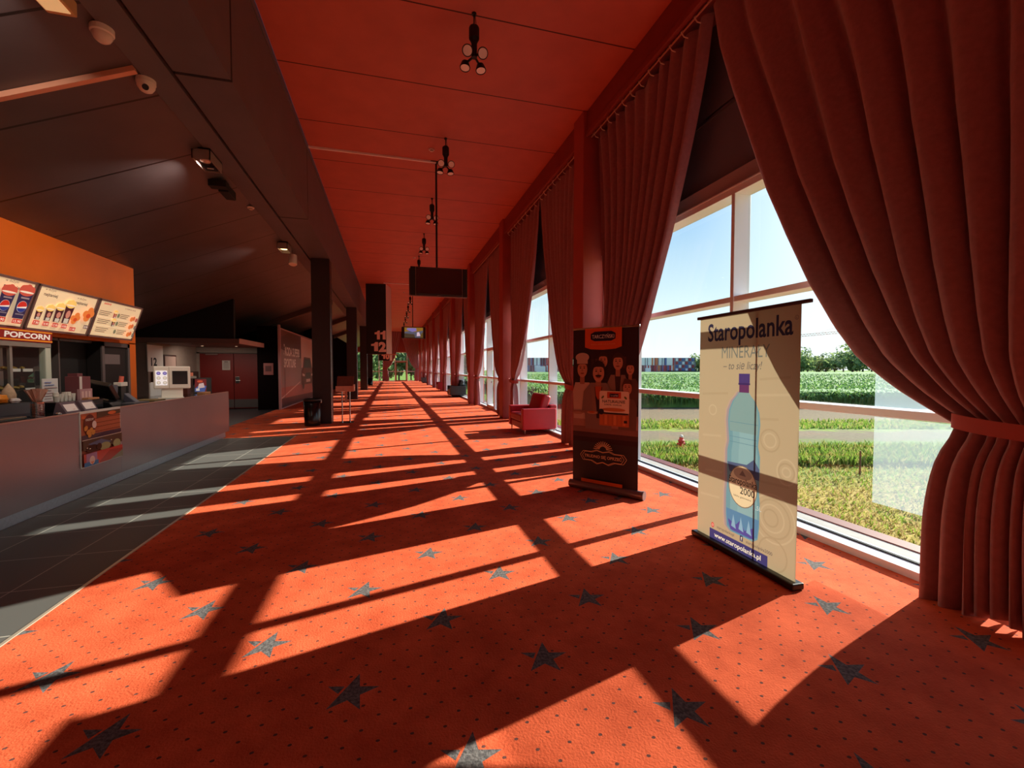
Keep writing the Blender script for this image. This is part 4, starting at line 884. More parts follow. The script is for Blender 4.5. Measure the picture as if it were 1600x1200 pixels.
b = MB(); b.box(-4.31, -4.30, 7.06, 7.34, WT, 1.37); b.build('sheet', PAPER, t); b = MB(); b.box(-4.34, -4.26, 7.06, 7.34, WT, WT + .012); b.build('foot', WHITE, t)
a = Art((-4.30, 7.06, WT), (0, 1, 0), (0, 0, 1))
for k in range(9): a.rect(.03, .05 + .035 * k, .22 - .05 * (k % 3), .012, (196, 170, 176) if k < 7 else (150, 160, 206))
a.build('printed_lines', t)
t = thing('display_case', (-3.85, 6.85, WT), 'low black case on the counter with cups and a box on top', 'display case')
b = MB(); b.box(-4.02, -3.72, 6.48, 7.18, WT, 1.10); b.build('body', BLKPL, t, bevel=.008); b = MB(); b.box(-3.722, -3.716, 6.5, 7.16, 1.03, 1.05); b.build('edge_strip', mat('case_strip', (70, 50, 52), .4), t)
for k in range(9):
    y = 6.56 + .035 * k; m_ = MB(); z = 1.10
    m_.bar((-3.86 - .03 * (k % 2), y, z), (-3.86 - .03 * (k % 2), y, z + .07 + .02 * ((k * 5) % 3)), .022, 12, .030)
    tag(m_.build('paper_cup', WHITE), 'small white paper cup standing in a row on the black case', 'cup', 'white paper cups on the black case')
t = thing('sachet_box', (-3.85, 6.98, 1.10), 'maroon and cream dispenser box standing on the black case', 'box')
b = MB(); b.box(-3.95, -3.80, 6.86, 7.08, 1.10, 1.40); b.build('carton', mat('carton_maroon', (120, 70, 76), .6), t, bevel=.003); b = MB(); b.box(-3.82, -3.79, 6.85, 7.09, 1.10, 1.24); b.build('tray', mat('carton_pink', (190, 150, 156), .6), t)
b = MB(); b.box(-3.80, -3.793, 6.86, 6.90, 1.2, 1.40); b.build('side_print', PAPER, t); b = MB(); b.box(-3.93, -3.83, 6.88, 6.98, 1.40, 1.44); b.build('top_flap', MATS['carton_maroon'], t)
a = Art((-3.79, 6.85, 1.10), (0, 1, 0), (0, 0, 1))
for k in range(3): a.rect(.03 + .065 * k, .03, .04, .08, (226, 200, 196))
a.build('sachet_print', t)
b = MB(); b.box(-3.80, -3.72, 6.88, 7.1, 1.10, 1.125); tag(b.build('wooden_tray', WOOD, bevel=.003), 'small wooden tray in front of the maroon dispenser box', 'tray')
def price_display(y0, label):
    t = thing('price_display', (-3.6, y0 + .12, WT), label, 'price display', 'tilted price displays on the counter')
    b = MB(); b.prism([(-3.66, y0, WT), (-3.53, y0, WT), (-3.60, y0, WT + .13), (-3.63, y0, WT + .13)], (0, .25, 0)); b.build('body', mat('display_grey', (112, 96, 106), .5), t, bevel=.004)
    up = Vector((-.07, 0, .13)); a = Art((-3.53, y0, WT), (0, 1, 0), up, emit=.12); a.rect(.03, .03, .19, .09, (226, 210, 200)); a.text('cena', .14, .045, .014, (200, 80, 60), bold=0); a.build('glowing_paper_insert', t); return t  # paper insert given a faint glow of its own to look brighter
price_display(6.15, 'tilted grey price display nearer the steel napkin cup'); price_display(6.47, 'tilted grey price display in front of the black case, nearer the snack poster')
# till terminal
t = thing('till_terminal', (-3.8, 7.6, WT), 'black till terminal with a slanted screen, behind the snack poster', 'till')
b = MB(); b.prism([(-3.95, 7.3, WT), (-3.68, 7.3, WT), (-3.72, 7.3, WT + .05), (-3.95, 7.3, WT + .09)], (0, .42, 0)); b.build('base', BLKPL, t, bevel=.008)
R = Matrix.Translation((-3.86, 7.45, WT + .22)) @ Matrix.Rotation(.7, 4, 'X') @ Matrix.Rotation(-.3, 4, 'Z'); b = MB(); b.box(-.18, .16, -.04, .03, -.14, .14, R); b.build('screen', BLKPL, t, bevel=.012)
b = MB(); b.beam((-3.8, 7.55, WT + .05), (-3.82, 7.62, WT + .28), .09, .05); b.build('arm', mat('till_slate', (76, 76, 90), .4), t, bevel=.01)
b = MB(); b.prism([(-3.74, 7.66, WT), (-3.56, 7.66, WT), (-3.58, 7.66, WT + .03), (-3.72, 7.66, WT + .16)], (0, .12, 0)); b.build('stand', mat('till_slate', (76, 76, 90), .4), t, bevel=.01)
b = MB(); b.box(-3.66, -3.50, 7.45, 7.86, WT, WT + .03); b.build('keyboard', mat('key_grey', (84, 84, 92), .5), t, bevel=.006)
t = thing('lolly_holder', (-3.95, 8.02, WT), 'small white holder with red topped sticks beside the till terminal', 'holder')
b = MB(); b.box(-3.98, -3.9, 7.96, 8.10, WT, WT + .27); b.build('post', BLKPL, t); b = MB(); b.box(-3.99, -3.89, 7.95, 8.12, WT + .25, WT + .31); b.build('cup', WHITE, t, bevel=.006); b = MB(); b.bar((-3.93, 8.02, WT + .3), (-3.92, 8.03, WT + .40), .03, 10); b.build('packet', mat('packet_red', (222, 110, 90), .5), t)
# customer kiosk screen
th = math.atan2(9.1, -3.62); fwd = Vector((-3.62, 9.1, 0)).normalized(); uu = Vector((fwd.y, -fwd.x, 0)); 
t = thing('kiosk_screen', (-3.66, 9.0, WT), 'white customer kiosk with round buttons and a small dark screen', 'kiosk')
M = Matrix((uu.to_4d(), fwd.to_4d(), Vector((0, 0, 1, 0)), Vector((0, 0, 0, 1)))).transposed()
for r in range(3): M[3][r] = 0
M[3][3] = 1; M.translation = Vector((-3.66, 9.0, WT))
KW = mat('kiosk_cream', (250, 248, 238), .45)
b = MB(); b.box(-.20, .16, -.10, .12, 0, .015, M); b.build('base', KW, t, bevel=.004); b = MB(); b.box(-.155, .145, -.03, .06, .015, .19, M); b.build('stand', KW, t, bevel=.01)
b = MB(); b.box(-.255, .255, -.06, .05, .17, .555, M); b.build('housing', KW, t, bevel=.015)
b = MB(); b.box(-.045, -.04, -.0615, -.05, .18, .545, M); b.build('groove', mat('groove_grey', (150, 150, 130), .6), t)
b = MB(); b.box(.0, .215, -.064, -.05, .245, .475, M); b.build('screen', mat('kiosk_dark_screen', (44, 44, 48), .12), t)
a = Art(M @ Vector((-.255, -.061, .17)), uu, (0, 0, 1), emit=.5); a.rect(.03, .06, .155, .25, (236, 232, 232))
for i in range(2):
    for j in range(3): a.ell(.07 + .085 * i, .265 - .08 * j, .029, .030, (96, 84, 150) if j == 0 else (180, 172, 160)); a.ell(.07 + .085 * i, .265 - .08 * j, .018, .019, (140, 130, 190) if j == 0 else (214, 206, 190))
a.build('button_panel', t)
t = thing('paper_holder', (-4.3, 9.9, WT), 'white scalloped paper block standing behind the kiosk', 'paper block')
a2 = [(-4.30, 9.72, WT), (-4.30, 10.12, WT), (-4.30, 10.12, 1.235), (-4.30, 10.08, 1.245), (-4.30, 10.02, 1.225), (-4.30, 9.95, 1.245), (-4.30, 9.88, 1.225), (-4.30, 9.80, 1.245), (-4.30, 9.72, 1.235)]
b = MB(); b.prism(a2, (-.02, 0, 0)); b.build('sheets', PAPER, t)
b = MB(); b.box(-3.9, -3.6, 8.25, 8.6, WT, WT + .02); tag(b.build('flyer_stack', mat('flyer_paper', (130, 110, 70), .7), bevel=.002), 'flat stack of olive flyers on the counter beside the kiosk', 'flyers')
# pedestal with boxes, tablet, wooden block
t = thing('card_terminal', (-4.05, 10.55, WT), 'brown pedestal carrying an orange box and a grey tray, right of the kiosk', 'pedestal')
b = MB(); b.box(-4.10, -3.98, 10.42, 10.56, WT, 1.30); b.build('pedestal', mat('pedestal_brown', (96, 40, 26), .6), t)
b = MB(); b.box(-4.16, -3.90, 10.36, 10.66, 1.30, 1.345); b.build('tray', mat('tray_grey', (150, 150, 140), .5), t, bevel=.004); b = MB(); b.box(-4.12, -3.93, 10.38, 10.58, 1.345, 1.42); b.build('carton', mat('carton_salmon', (226, 140, 110), .6), t, bevel=.003)
t = thing('picture_tablet', (-3.9, 10.75, WT), 'black framed tablet showing a colourful poster at the counter far end', 'tablet')
R = Matrix.Translation((-3.82, 10.72, WT)) @ Matrix.Rotation(.33, 4, 'Z') @ Matrix.Rotation(.18, 4, 'X').inverted()
b = MB(); b.box(-.16, .16, 0, .025, 0, .33, R); b.build('frame', BLKPL, t, bevel=.006)
b = MB(); b.box(-.03, .03, .02, .14, 0, .02, R); b.build('foot', BLKPL, t)
ru = (R.to_3x3() @ Vector((1, 0, 0))); rv = (R.to_3x3() @ Vector((0, 0, 1)))
a = Art(R @ Vector((-.16, 0, 0)), ru, rv, emit=.3); a.rect(.03, .03, .20, .27, (120, 44, 44)); a.poly([(.03, .03), (.2, .03), (.23, .15), (.12, .18), (.03, .1)], (84, 104, 170)); a.poly([(.08, .1), (.2, .12), (.18, .22), (.1, .2)], (226, 200, 196)); a.ell(.12, .25, .05, .025, (214, 90, 60)); a.rect(.05, .05, .06, .05, (236, 226, 220)); a.build('picture', t)
b = MB(); b.box(-3.66, -3.52, 10.0, 10.28, WT, WT + .05); tag(b.build('wooden_block', WOOD, bevel=.004), 'small wooden block in front of the picture tablet', 'wooden block')
b = MB(); b.lathe([(0, 0), (.025, .002), (.03, .015), (.022, .03), (0, .034)], c=(-3.53, 6.02, WT), seg=16); tag(b.build('service_bell', CHROME, smooth=True), 'tiny chrome dome near the counter edge beside the napkin cup', 'bell')

# ================================================================= alcove with red doors
b = MB(); b.box(-12, -4.57, 15.25, 15.4, 2.38, 4.1); struct(b.build('wall_upper', mat('black_fascia', (16, 11, 12), .7)))
b = MB(); b.box(-12, -6.8, 15.25, 15.4, 0, 2.4); b.box(-6.95, -6.8, 15.4, 18.6, 0, 2.3); struct(b.build('wall_alcove', BEIGE))
b = MB(); b.box(-6.8, -6.74, 15.4, 18.6, 0, 1.40); struct(b.build('wall_dado', mat('brown_dado', (84, 62, 56), .7)))
b = MB(); b.box(-6.8, -4.6, 18.6, 18.75, 2.06, 2.4); b.box(-6.8, -6.7, 18.6, 18.75, 0, 2.1); struct(b.build('wall_door', BEIGE))
b = MB(); b.box(-8.6, -4.4, 15.15, 17.85, 2.26, 2.40); b.mi = 1; b.box(-4.405, -4.392, 15.14, 17.86, 2.255, 2.41); struct(b.build('ceiling_canopy', [mat('canopy_brown', (120, 96, 90), .6), mat('canopy_lit_edge', (206, 170, 162), .6)], bevel=.004))  # paler end plate paints in the light on the corridor-facing side
dr = MB()
for a0, a1 in ((-6.7, -5.62), (-5.60, -4.62)): dr.box(a0, a1, 18.62, 18.68, .02, 2.05)
dr = struct(dr.build('door_1', REDDOOR, bevel=.004))
b = MB(); b.box(-6.7, -5.62, 18.612, 18.62, .05, .36); b.box(-5.60, -4.62, 18.612, 18.62, .05, .36); b.build('kick_plate', mat('dull_steel', (120, 112, 112), .4, metal=.6), dr)
b = MB(); b.box(-5.56, -5.42, 18.60, 18.62, .96, 1.20); b.bar((-5.55, 18.56, 1.05), (-5.38, 18.56, 1.05), .014, 8); b.build('door_handle', CHROME, dr, bevel=.004)
b = MB(); b.box(-6.7, -4.62, 18.60, 18.63, 2.05, 2.08); b.box(-6.5, -6.1, 18.56, 18.62, 2.0, 2.05); b.build('door_closer', mat('closer_grey', (130, 100, 96), .5), dr)
t = thing('notice', (-5.85, 18.60, 1.5), 'small white paper notice taped to the red double doors', 'notice'); b = MB(); b.box(-5.98, -5.72, 18.606, 18.612, 1.45, 1.80); b.build('sheet', mat('dim_notice', (190, 176, 168), .8), t)
a = Art((-5.98, 18.606, 1.45), (1, 0, 0), (0, 0, 1)); 
for k in range(5): a.rect(.04, .06 + .045 * k, .18, .014, (120, 106, 104))
a.rect(.07, .28, .12, .04, (130, 110, 106)); a.build('printed_lines', t)
t = thing('number_sign', (-6.78, 15.8, 1.42), 'white panel with black numeral 12 on the alcove wall', 'sign')
b = MB(); b.box(-6.80, -6.775, 15.2, 16.1, 1.41, 2.20); b.build('panel', mat('panel_white', (250, 246, 242), .6), t, bevel=.003)
a = Art((-6.775, 15.2, 1.41), (0, 1, 0), (0, 0, 1)); a.text('12', .34, .18, .24, (24, 26, 40), wid=.34, align='C', bold=.03); a.build('numerals', t)
t = thing('framed_picture', (-6.77, 16.5, 1.5), 'small framed picture beside the numeral 12 panel', 'picture'); b = MB(); b.box(-6.80, -6.765, 16.15, 16.95, 1.45, 1.94); b.build('frame', mat('frame_brown', (70, 40, 36), .5), t, bevel=.004); b = MB(); b.box(-6.766, -6.762, 16.2, 16.9, 1.5, 1.89); b.build('print', mat('print_pale', (190, 160, 150), .6), t)
for x_ in (-5.0, -6.0):  # one faint fitting exists; the second is added to brighten the alcove
    t = thing('recessed_light', (x_, 16.9, 2.26), 'small recessed round light under the canopy, ' + ('nearer the black partition' if x_ > -5.5 else 'added nearer the numeral 12 panel'), 'ceiling light', 'recessed lights under the canopy')
    b = MB(); b.bar((x_, 16.9, 2.262), (x_, 16.9, 2.25), .05, 18); b.build('ring', HG, t); b = MB(); b.bar((x_, 16.9, 2.252), (x_, 16.9, 2.246), .035, 18); b.build('lens', mat('recessed_lens', (255, 214, 170), .5, emit=.8), t)
    lamp('recessed_light_beam', (x_, 16.9, 2.24), (x_ - .2, 17.2, 0), 8, .07, spread=175)
# poster wall with the car
b = MB(); b.box(-4.65, -3.92, 17.95, 27.0, 0, 3.05); struct(b.build('partition', mat('matt_black', (20, 14, 14), 1, spec=0)))
b = MB(); b.box(-4.66, -3.90, 27.0, YE, 0, 4.0); struct(b.build('wall_left_far', mat('matt_black', (20, 14, 14), 1, spec=0)))
t = thing('car_poster', (-3.92, 18, 0), 'large framed car poster on the partition behind the dark column', 'poster')
b = MB(); b.box(-3.918, -3.895, 17.98, 25.5, .02, 2.98); b.build('backing', mat('poster_grey', (140, 106, 100), .5), t)
b = MB(); b.box(-3.95, -3.87, 17.88, 17.98, 0, 3.1); b.box(-3.90, -3.885, 17.98, 25.5, 2.96, 3.0); b.box(-3.90, -3.885, 17.98, 25.5, 0, .04); b.build('frame', mat('poster_frame', (196, 150, 150), .5), t)
a = Art((-3.895, 18.0, .04), (0, 1, 0), (0, 0, 1), rough=.35, step=.001)
a.rect(0, 0, 7.4, 2.9, (160, 134, 130)); a.rect(3.9, 1.5, 3.5, 1.4, (228, 190, 184)); a.poly([(0, 2.2), (3.9, 1.9), (3.9, 2.9), (0, 2.9)], (96, 62, 56)); a.poly([(0, 2.6), (1.5, 2.9), (0, 2.9)], (120, 76, 66)); a.rect(0, 0, 7.4, .75, (176, 104, 94)); a.poly([(0, .0), (7.4, .0), (7.4, .25), (0, .35)], (80, 58, 60))
a.poly([(0, .32), (3.6, .85), (3.6, .9), (0, .37)], (222, 190, 178)); a.rect(.62, .2, .06, 1.25, (96, 70, 68))
a.text('ŠKODA SUPERB', .5, 1.97, .34, (255, 246, 240), wid=3.0, bold=.03); a.text('SPORTLINE', .5, 1.52, .34, (255, 246, 240), wid=2.15, bold=.03)
a.poly([(3.9, .75), (3.9, 1.35), (4.3, 1.5), (4.6, 2.0), (6.2, 2.0), (6.7, 1.5), (7.2, 1.35), (7.2, .75)], (126, 52, 48)); a.poly([(4.4, 1.5), (4.7, 1.93), (6.1, 1.93), (6.5, 1.5)], (54, 46, 50)); a.rect(4.0, .72, 3.1, .35, (86, 46, 46)); a.poly([(4.1, 1.25), (4.7, 1.18), (4.6, 1.1), (4.1, 1.14)], (240, 220, 214)); a.poly([(7.0, 1.25), (6.4, 1.18), (6.5, 1.1), (7.0, 1.14)], (240, 220, 214)); a.rect(4.9, 1.02, 1.3, .25, (40, 32, 36)); a.rect(5.0, .82, 1.1, .14, (226, 206, 200)); a.ell(4.3, .72, .22, .2, (30, 26, 30)); a.ell(6.8, .72, .22, .2, (30, 26, 30))
a.build('printed_graphic', t)
t = thing('wall_box', (-4.3, 17.94, 1.6), 'small pinkish notice box on the black partition end', 'notice'); b = MB(); b.box(-4.44, -4.12, 17.91, 17.95, 1.27, 1.70); b.build('plate', mat('plate_pink', (150, 90, 86), .6), t, bevel=.004); b = MB(); b.box(-4.38, -4.18, 17.905, 17.912, 1.4, 1.6); b.build('print', mat('plate_dark', (90, 50, 50), .6), t)
b = MB(); b.box(-4.6, -4.57, 18.5, 18.6, .0, 1.4); struct(b.build('trim_5', mat('pale_strip', (176, 166, 170), .4)))  # narrow pale upright strip beside the red doors
# rafters under the sloped ceiling seen between the columns
for y in (20.5, 27, 34): 
    b = MB(); b.prism([(-2.4, y, 4.49), (-8, y, slope_z(-8) - .01), (-8, y, slope_z(-8) - .22), (-2.4, y, 4.27)], (0, .25, 0)); struct(b.build('beam_rafter', BROWNWALL))

# waste bins, info stand
def bin_(loc, label):
    t = thing('waste_bin', loc, label, 'waste bin', 'black waste bins')
    b = MB(); b.lathe([(0, .0), (.19, .0), (.195, .02), (.215, .66), (.2, .66), (.18, .03)], seg=28); b.build('body', mat('bin_black', (22, 18, 18), .22), t, smooth=True, world=False)
    b = MB(); b.lathe([(.20, .655), (.225, .655), (.225, .70), (.205, .715), (.195, .70)], seg=28); b.build('rim', mat('bin_rim', (34, 28, 28), .3), t, smooth=True, world=False)
    b = MB(); b.box(.195, .235, -.03, .03, .60, .68); b.build('clip', CHROME, t, bevel=.004, world=False); return t
b0 = bin_((-1.99, 12.62, 0), 'shiny black waste bin in front of the nearest dark column'); dup(b0, (-1.75, 41.9, 0), 'far small black waste bin beside a distant dark column')
t = thing('leaflet_stand', (-1.22, 13.1, 0), 'wooden topped leaflet stand on two steel legs', 'stand')
WD2 = mat('stand_wood', (214, 150, 126), .5, noise=.12, nscale=9)
b = MB(); b.prism([(-1.43, 13.02, 1.02), (-.99, 13.02, 1.02), (-.99, 13.22, 1.29), (-1.43, 13.22, 1.29)], (0, .03, .0)); b.build('back_panel', mat('stand_wood_dark', (122, 70, 58), .5, noise=.12, nscale=9), t)
b = MB(); b.box(-1.45, -.98, 12.93, 13.26, .87, 1.02); b.build('leaflet_tray', WD2, t, bevel=.006); b = MB(); b.box(-1.0, -.965, 12.90, 13.2, .88, 1.06); b.build('end_stop', mat('stand_pale', (226, 170, 150), .5), t)
for x in (-1.30, -1.10):
    b = MB(); b.bar((x, 13.1, .015), (x, 13.1, .88), .018, 12); b.build('leg', CHROME, t)
b = MB(); b.box(-1.235, -1.175, 13.12, 13.15, .55, .88); b.build('centre_bracket', WD2, t)
b = MB(); b.box(-1.36, -.99, 12.95, 13.24, .001, .016); b.build('foot_plate', CHROME, t, bevel=.004)

# pale see-through rectangle just inside the near window glass
b = MB(); b.faces([Vector((3.752, 1.1, .42)), Vector((3.752, 2.66, .42)), Vector((3.752, 2.66, 1.62)), Vector((3.752, 1.1, 1.62))], [(0, 1, 2, 3)])
tag(b.build('window_pale_rect', PALE_RECT, fixn=False), 'pale translucent rectangle over the near window glass behind the big curtain', 'window film')

# ================================================================= outside
GZ = -.8; FW = Vector((.264, .9645, 0)).normalized(); RT = Vector((FW.y, -FW.x, 0))
def gp(d, s, z=GZ): v = FW * d + RT * s; return Vector((v.x, v.y, z))
def ground_material():
    m = bpy.data.materials.new('field_ground'); m.use_nodes = True; N, L = nodes_of(m); b = N['Principled BSDF']; b.inputs['Roughness'].default_value = .95; b.inputs['Specular IOR Level'].default_value = .1
    t = N.new('ShaderNodeTexCoord'); d = N.new('ShaderNodeVectorMath'); d.operation = 'DOT_PRODUCT'; d.inputs[1].default_value = FW; L.new(t.outputs['Object'], d.inputs[0])
    nz = N.new('ShaderNodeTexNoise'); nz.inputs['Scale'].default_value = 1.3; nz.inputs['Detail'].default_value = 6; L.new(t.outputs['Object'], nz.inputs['Vector'])
    a = N.new('ShaderNodeMath'); a.operation = 'MULTIPLY_ADD'; L.new(nz.outputs['Fac'], a.inputs[0]); a.inputs[1].default_value = 2.4; L.new(d.outputs['Value'], a.inputs[2])
    mrn = N.new('ShaderNodeMapRange'); L.new(a.outputs[0], mrn.inputs[0]); mrn.inputs[1].default_value = 0; mrn.inputs[2].default_value = 40
    r = N.new('ShaderNodeValToRGB'); L.new(mrn.outputs[0], r.inputs[0]); E_ = r.color_ramp.elements
    E_[0].position = 0; E_[0].color = lin((170, 150, 82)); E_[1].position = 1; E_[1].color = lin((110, 140, 60))
    for p, c in ((.24, (168, 152, 84)), (.27, (120, 140, 60)), (.37, (112, 140, 62)), (.39, (120, 112, 88)), (.43, (124, 112, 92)), (.445, (128, 150, 66)), (.49, (128, 150, 68)), (.51, (126, 112, 84)), (.66, (120, 104, 82)), (.70, (70, 90, 50))):
        e = E_.new(p); e.color = lin(c)
    n2 = N.new('ShaderNodeTexNoise'); n2.inputs['Scale'].default_value = 9; n2.inputs['Detail'].default_value = 6; L.new(t.outputs['Object'], n2.inputs['Vector'])
    r2 = N.new('ShaderNodeMapRange'); L.new(n2.outputs['Fac'], r2.inputs[0]); r2.inputs[3].default_value = .55; r2.inputs[4].default_value = 1.4
    mm = N.new('ShaderNodeVectorMath'); mm.operation = 'SCALE'; L.new(r.outputs[0], mm.inputs[0]); L.new(r2.outputs[0], mm.inputs['Scale']); L.new(mm.outputs[0], b.inputs['Base Color'])
    return m
b = MB(); b.faces([Vector((4.3, -30, GZ)), Vector((600, -30, GZ)), Vector((600, 600, GZ)), Vector((-300, 600, GZ)), Vector((-300, YE + .3, GZ)), Vector((4.3, YE + .3, GZ))], [(0, 1, 2, 3, 4, 5)])
struct(b.build('ground', ground_material(), fixn=False))
# grass and weeds
def blades(name, n, dr_, sr, hr, cols, label, cat, seed, wd=.03, lean=.5):
    rnd = random.Random(seed); m_ = MB()
    for i in range(n):
        d = rnd.uniform(*dr_); s_ = rnd.uniform(*sr); p = gp(d, s_ * d / 10)
        if p.x < 4.6: continue
        h = rnd.uniform(*hr); an = rnd.uniform(0, 2 * PI); q = Vector((math.cos(an), math.sin(an), 0)) * wd; l = Vector((rnd.uniform(-1, 1), rnd.uniform(-1, 1), 0)) * h * lean
        m_.mi = rnd.randrange(len(cols)); m_.faces([p - q, p + q, p + q * .7 + l * .4 + Vector((0, 0, h * .65)), p + l + Vector((0, 0, h)), p - q * .7 + l * .4 + Vector((0, 0, h * .65))], [(0, 1, 2, 3, 4)])
    o = m_.build(name, cols, fixn=False); return tag(o, label, cat, kind='stuff')
G1 = mat('grass_green', (126, 156, 62), .8, trans=.4); G2 = mat('grass_yellow', (172, 168, 100), .8, trans=.4); G3 = mat('grass_dark', (84, 116, 48), .8, trans=.4)
blades('grass', 16000, (5.0, 11.5), (-2, 10), (.04, .11), [G2, G2, mat('grass_straw', (172, 156, 108), .8, trans=.4), G1], 'short dry yellow grass outside the near window', 'grass', 11, .014, .9)
blades('weeds', 15000, (10.3, 12.6), (-2.5, 10), (.10, .30), [G1, G1, G2, G3], 'tall green weeds strip beyond the dry grass', 'weeds', 12, .022, .45)
blades('weeds', 5000, (16.8, 19.2), (-2.5, 10), (.08, .2), [G1, G1, G2], 'low green weeds strip before the crop field', 'weeds', 13, .03, .5)
# crop field: leafy front rows, then the canopy
C1 = mat('crop_leaf', (104, 146, 70), .7, trans=.4); C2 = mat('crop_leaf_dark', (86, 122, 66), .7, trans=.35); C3 = mat('crop_leaf_pale', (138, 168, 88), .7, trans=.4)
rnd = random.Random(21); m_ = MB()
for i in range(26000):
    d = 26 + 90 * rnd.random() ** 2.2; p = gp(d, rnd.uniform(-2.8, 9.5) * d / 10)
    if p.x < 9: continue
    h = rnd.uniform(.55, 1.0) if d < 30 else rnd.uniform(.85, 1.08)
    k = (1 + (d - 26) * .02); an = rnd.uniform(0, 2 * PI); q = Vector((math.cos(an), math.sin(an), 0)); l = Vector((-q.y, q.x, 0)) * .22 * k
    z0 = rnd.uniform(0, .4) if d < 30 else .75
    m_.mi = rnd.choice((0, 0, 1, 2)); m_.faces([p + Vector((0, 0, z0)), p + q * .05 * k + l * .5 + Vector((0, 0, h * .9)), p + l * 1.3 + Vector((0, 0, h * .8)), p - q * .05 * k + l * .5 + Vector((0, 0, h))], [(0, 1, 2, 3)])
tag(m_.build('crop_leaves', [C1, C2, C3], fixn=False), 'green leafy crop field beyond the weeds outside', 'crop field', kind='stuff')
b = MB(); nI, nJ = 60, 60
rnd = random.Random(5); vs = []
for i in range(nI):
    d = 26.3 + 164 * (i / (nI - 1)) ** 1.6
    for j in range(nJ): vs.append(gp(d, (10 - .264 * d) / .9645 + (d * 1.0 - (10 - .264 * d) / .9645) * j / (nJ - 1), GZ + .86 + .06 * rnd.random()))
fs = [(i * nJ + j, i * nJ + j + 1, (i + 1) * nJ + j + 1, (i + 1) * nJ + j) for i in range(nI - 1) for j in range(nJ - 1)]
b.faces(vs, fs); b.faces([gp(26.3, 3, GZ), gp(26.3, 27, GZ), gp(26.3, 27, GZ + .86), gp(26.3, 3, GZ + .86)], [(0, 1, 2, 3)])
struct(b.build('field_canopy', mat('crop_canopy', (92, 134, 60), .9, noise=.35, nscale=1.2), fixn=False))
# striped retail building
def on(px, d): return (px - 800) / 693.0 * d
t = thing('retail_building', tuple(gp(205, on(950, 205))), 'long low building with red, white and blue striped cladding across the field', 'building')
D = 205; s0, s1 = on(800, D), on(1087, D); H = 7.3
def wbox(b, d0, d1, sa, sb, z0, z1): b.prism([gp(d0, sa, z0), gp(d0, sb, z0), gp(d1, sb, z0), gp(d1, sa, z0)], (0, 0, z1 - z0))
b = MB(); wbox(b, D, D + 40, s0, s1, GZ, GZ + H); b.build('wall', mat('building_blue_grey', (140, 132, 150), .7), t)
cols = [mat('stripe_white', (226, 226, 230), .6), mat('stripe_red', (170, 60, 66), .6), mat('stripe_blue', (84, 104, 160), .6), mat('stripe_orange', (206, 116, 76), .6), mat('stripe_dark', (110, 50, 62), .6)]
for z0, z1, nm in ((3.9, 7.3, 'upper_cladding'), (1.1, 3.75, 'lower_cladding')):
    b = MB(); x = s0; rnd = random.Random(int(z0 * 10)); 
    while x < s1 - 10:
        wd = rnd.choice((.5, .8, 1.1)); b.mi = rnd.choice((0, 0, 0, 0, 1, 1, 1, 2, 3, 4)); wbox(b, D - .25, D, x, x + wd, GZ + z0, GZ + z1); x += wd + rnd.choice((0, 0, .5))
    b.build(nm, cols, t)
for k in range(4):
    for j in range(6):
        b = MB(); wbox(b, D - .3, D, s1 - 9.3 + 1.5 * j, s1 - 9.3 + 1.5 * j + 1.0, GZ + 1.2 + 1.55 * k, GZ + 2.4 + 1.55 * k); b.build('window', cols[(k * 5 + j) % 3], t)
b = MB(); wbox(b, D - 6, D, s1 - 13, s1 + 3, GZ, GZ + 1.4); b.build('dark_entrance', mat('entrance_dark', (40, 42, 50), .6), t)
b = MB(); wbox(b, D - 2, D, on(838, D), on(852, D), GZ, GZ + 3.4); wbox(b, D - 1, D, on(1008, D), on(1016, D), GZ + .6, GZ + 2.6); b.build('pale_gate', cols[0], t)
# trees
def tree_mesh(seed, n=900, leaf=.16):
    rnd = random.Random(seed); m_ = MB(); L_ = [(rnd.uniform(-.35, .35), rnd.uniform(-.35, .35), rnd.uniform(.35, .82), rnd.uniform(.22, .38)) for _ in range(9)]
    for i in range(n):
        cx, cy, cz, r = rnd.choice(L_); v = Vector((rnd.gauss(0, 1), rnd.gauss(0, 1), rnd.gauss(0, 1))).normalized() * r * rnd.uniform(.7, 1.0)
        p = Vector((cx, cy, cz)) + v; nn = (v.normalized() + Vector((rnd.uniform(-.6, .6), rnd.uniform(-.6, .6), rnd.uniform(-.3, .8)))).normalized(); u2 = nn.orthogonal().normalized(); v2 = nn.cross(u2); s_ = leaf * rnd.uniform(.4, 1)
        m_.mi = rnd.randrange(3); m_.faces([p - u2 * s_ * .5, p + v2 * s_ * .35, p + u2 * s_ * .5, p - v2 * s_ * .35], [(0, 1, 2, 3)])
    return m_
TL = [mat('leaf_mid', (128, 150, 92), .8, trans=.5), mat('leaf_dark', (100, 124, 84), .8, trans=.45), mat('leaf_pale', (164, 180, 114), .8, trans=.5)]
BARK = mat('bark', (90, 74, 60), .9)
def make_tree(seed, label, group):
    t = thing('tree', (0, 0, 0), label, 'tree', group); tree_mesh(seed).build('crown', TL, t, fixn=False, world=False)
    m_ = MB(); m_.bar((0, 0, 0), (.02, .01, .55), .035, 8, .018); m_.bar((.01, 0, .3), (.2, .1, .6), .014, 6, .006); m_.bar((.01, 0, .35), (-.2, -.05, .65), .014, 6, .006); m_.build('trunk', BARK, t, world=False); return t
protos = [make_tree(s_, 'tree', 'trees') for s_ in (101, 102, 103)]
first = {}
def put_tree(k, loc, h, wd, label, group, rz):
    if k not in first: o = protos[k]; first[k] = 1; o.location = loc; o.rotation_euler.z = rz; o['label'] = label; o['group'] = group
    else: o = dup(protos[k], loc, label, rz, group)
    o.scale = (wd, wd, h); return o
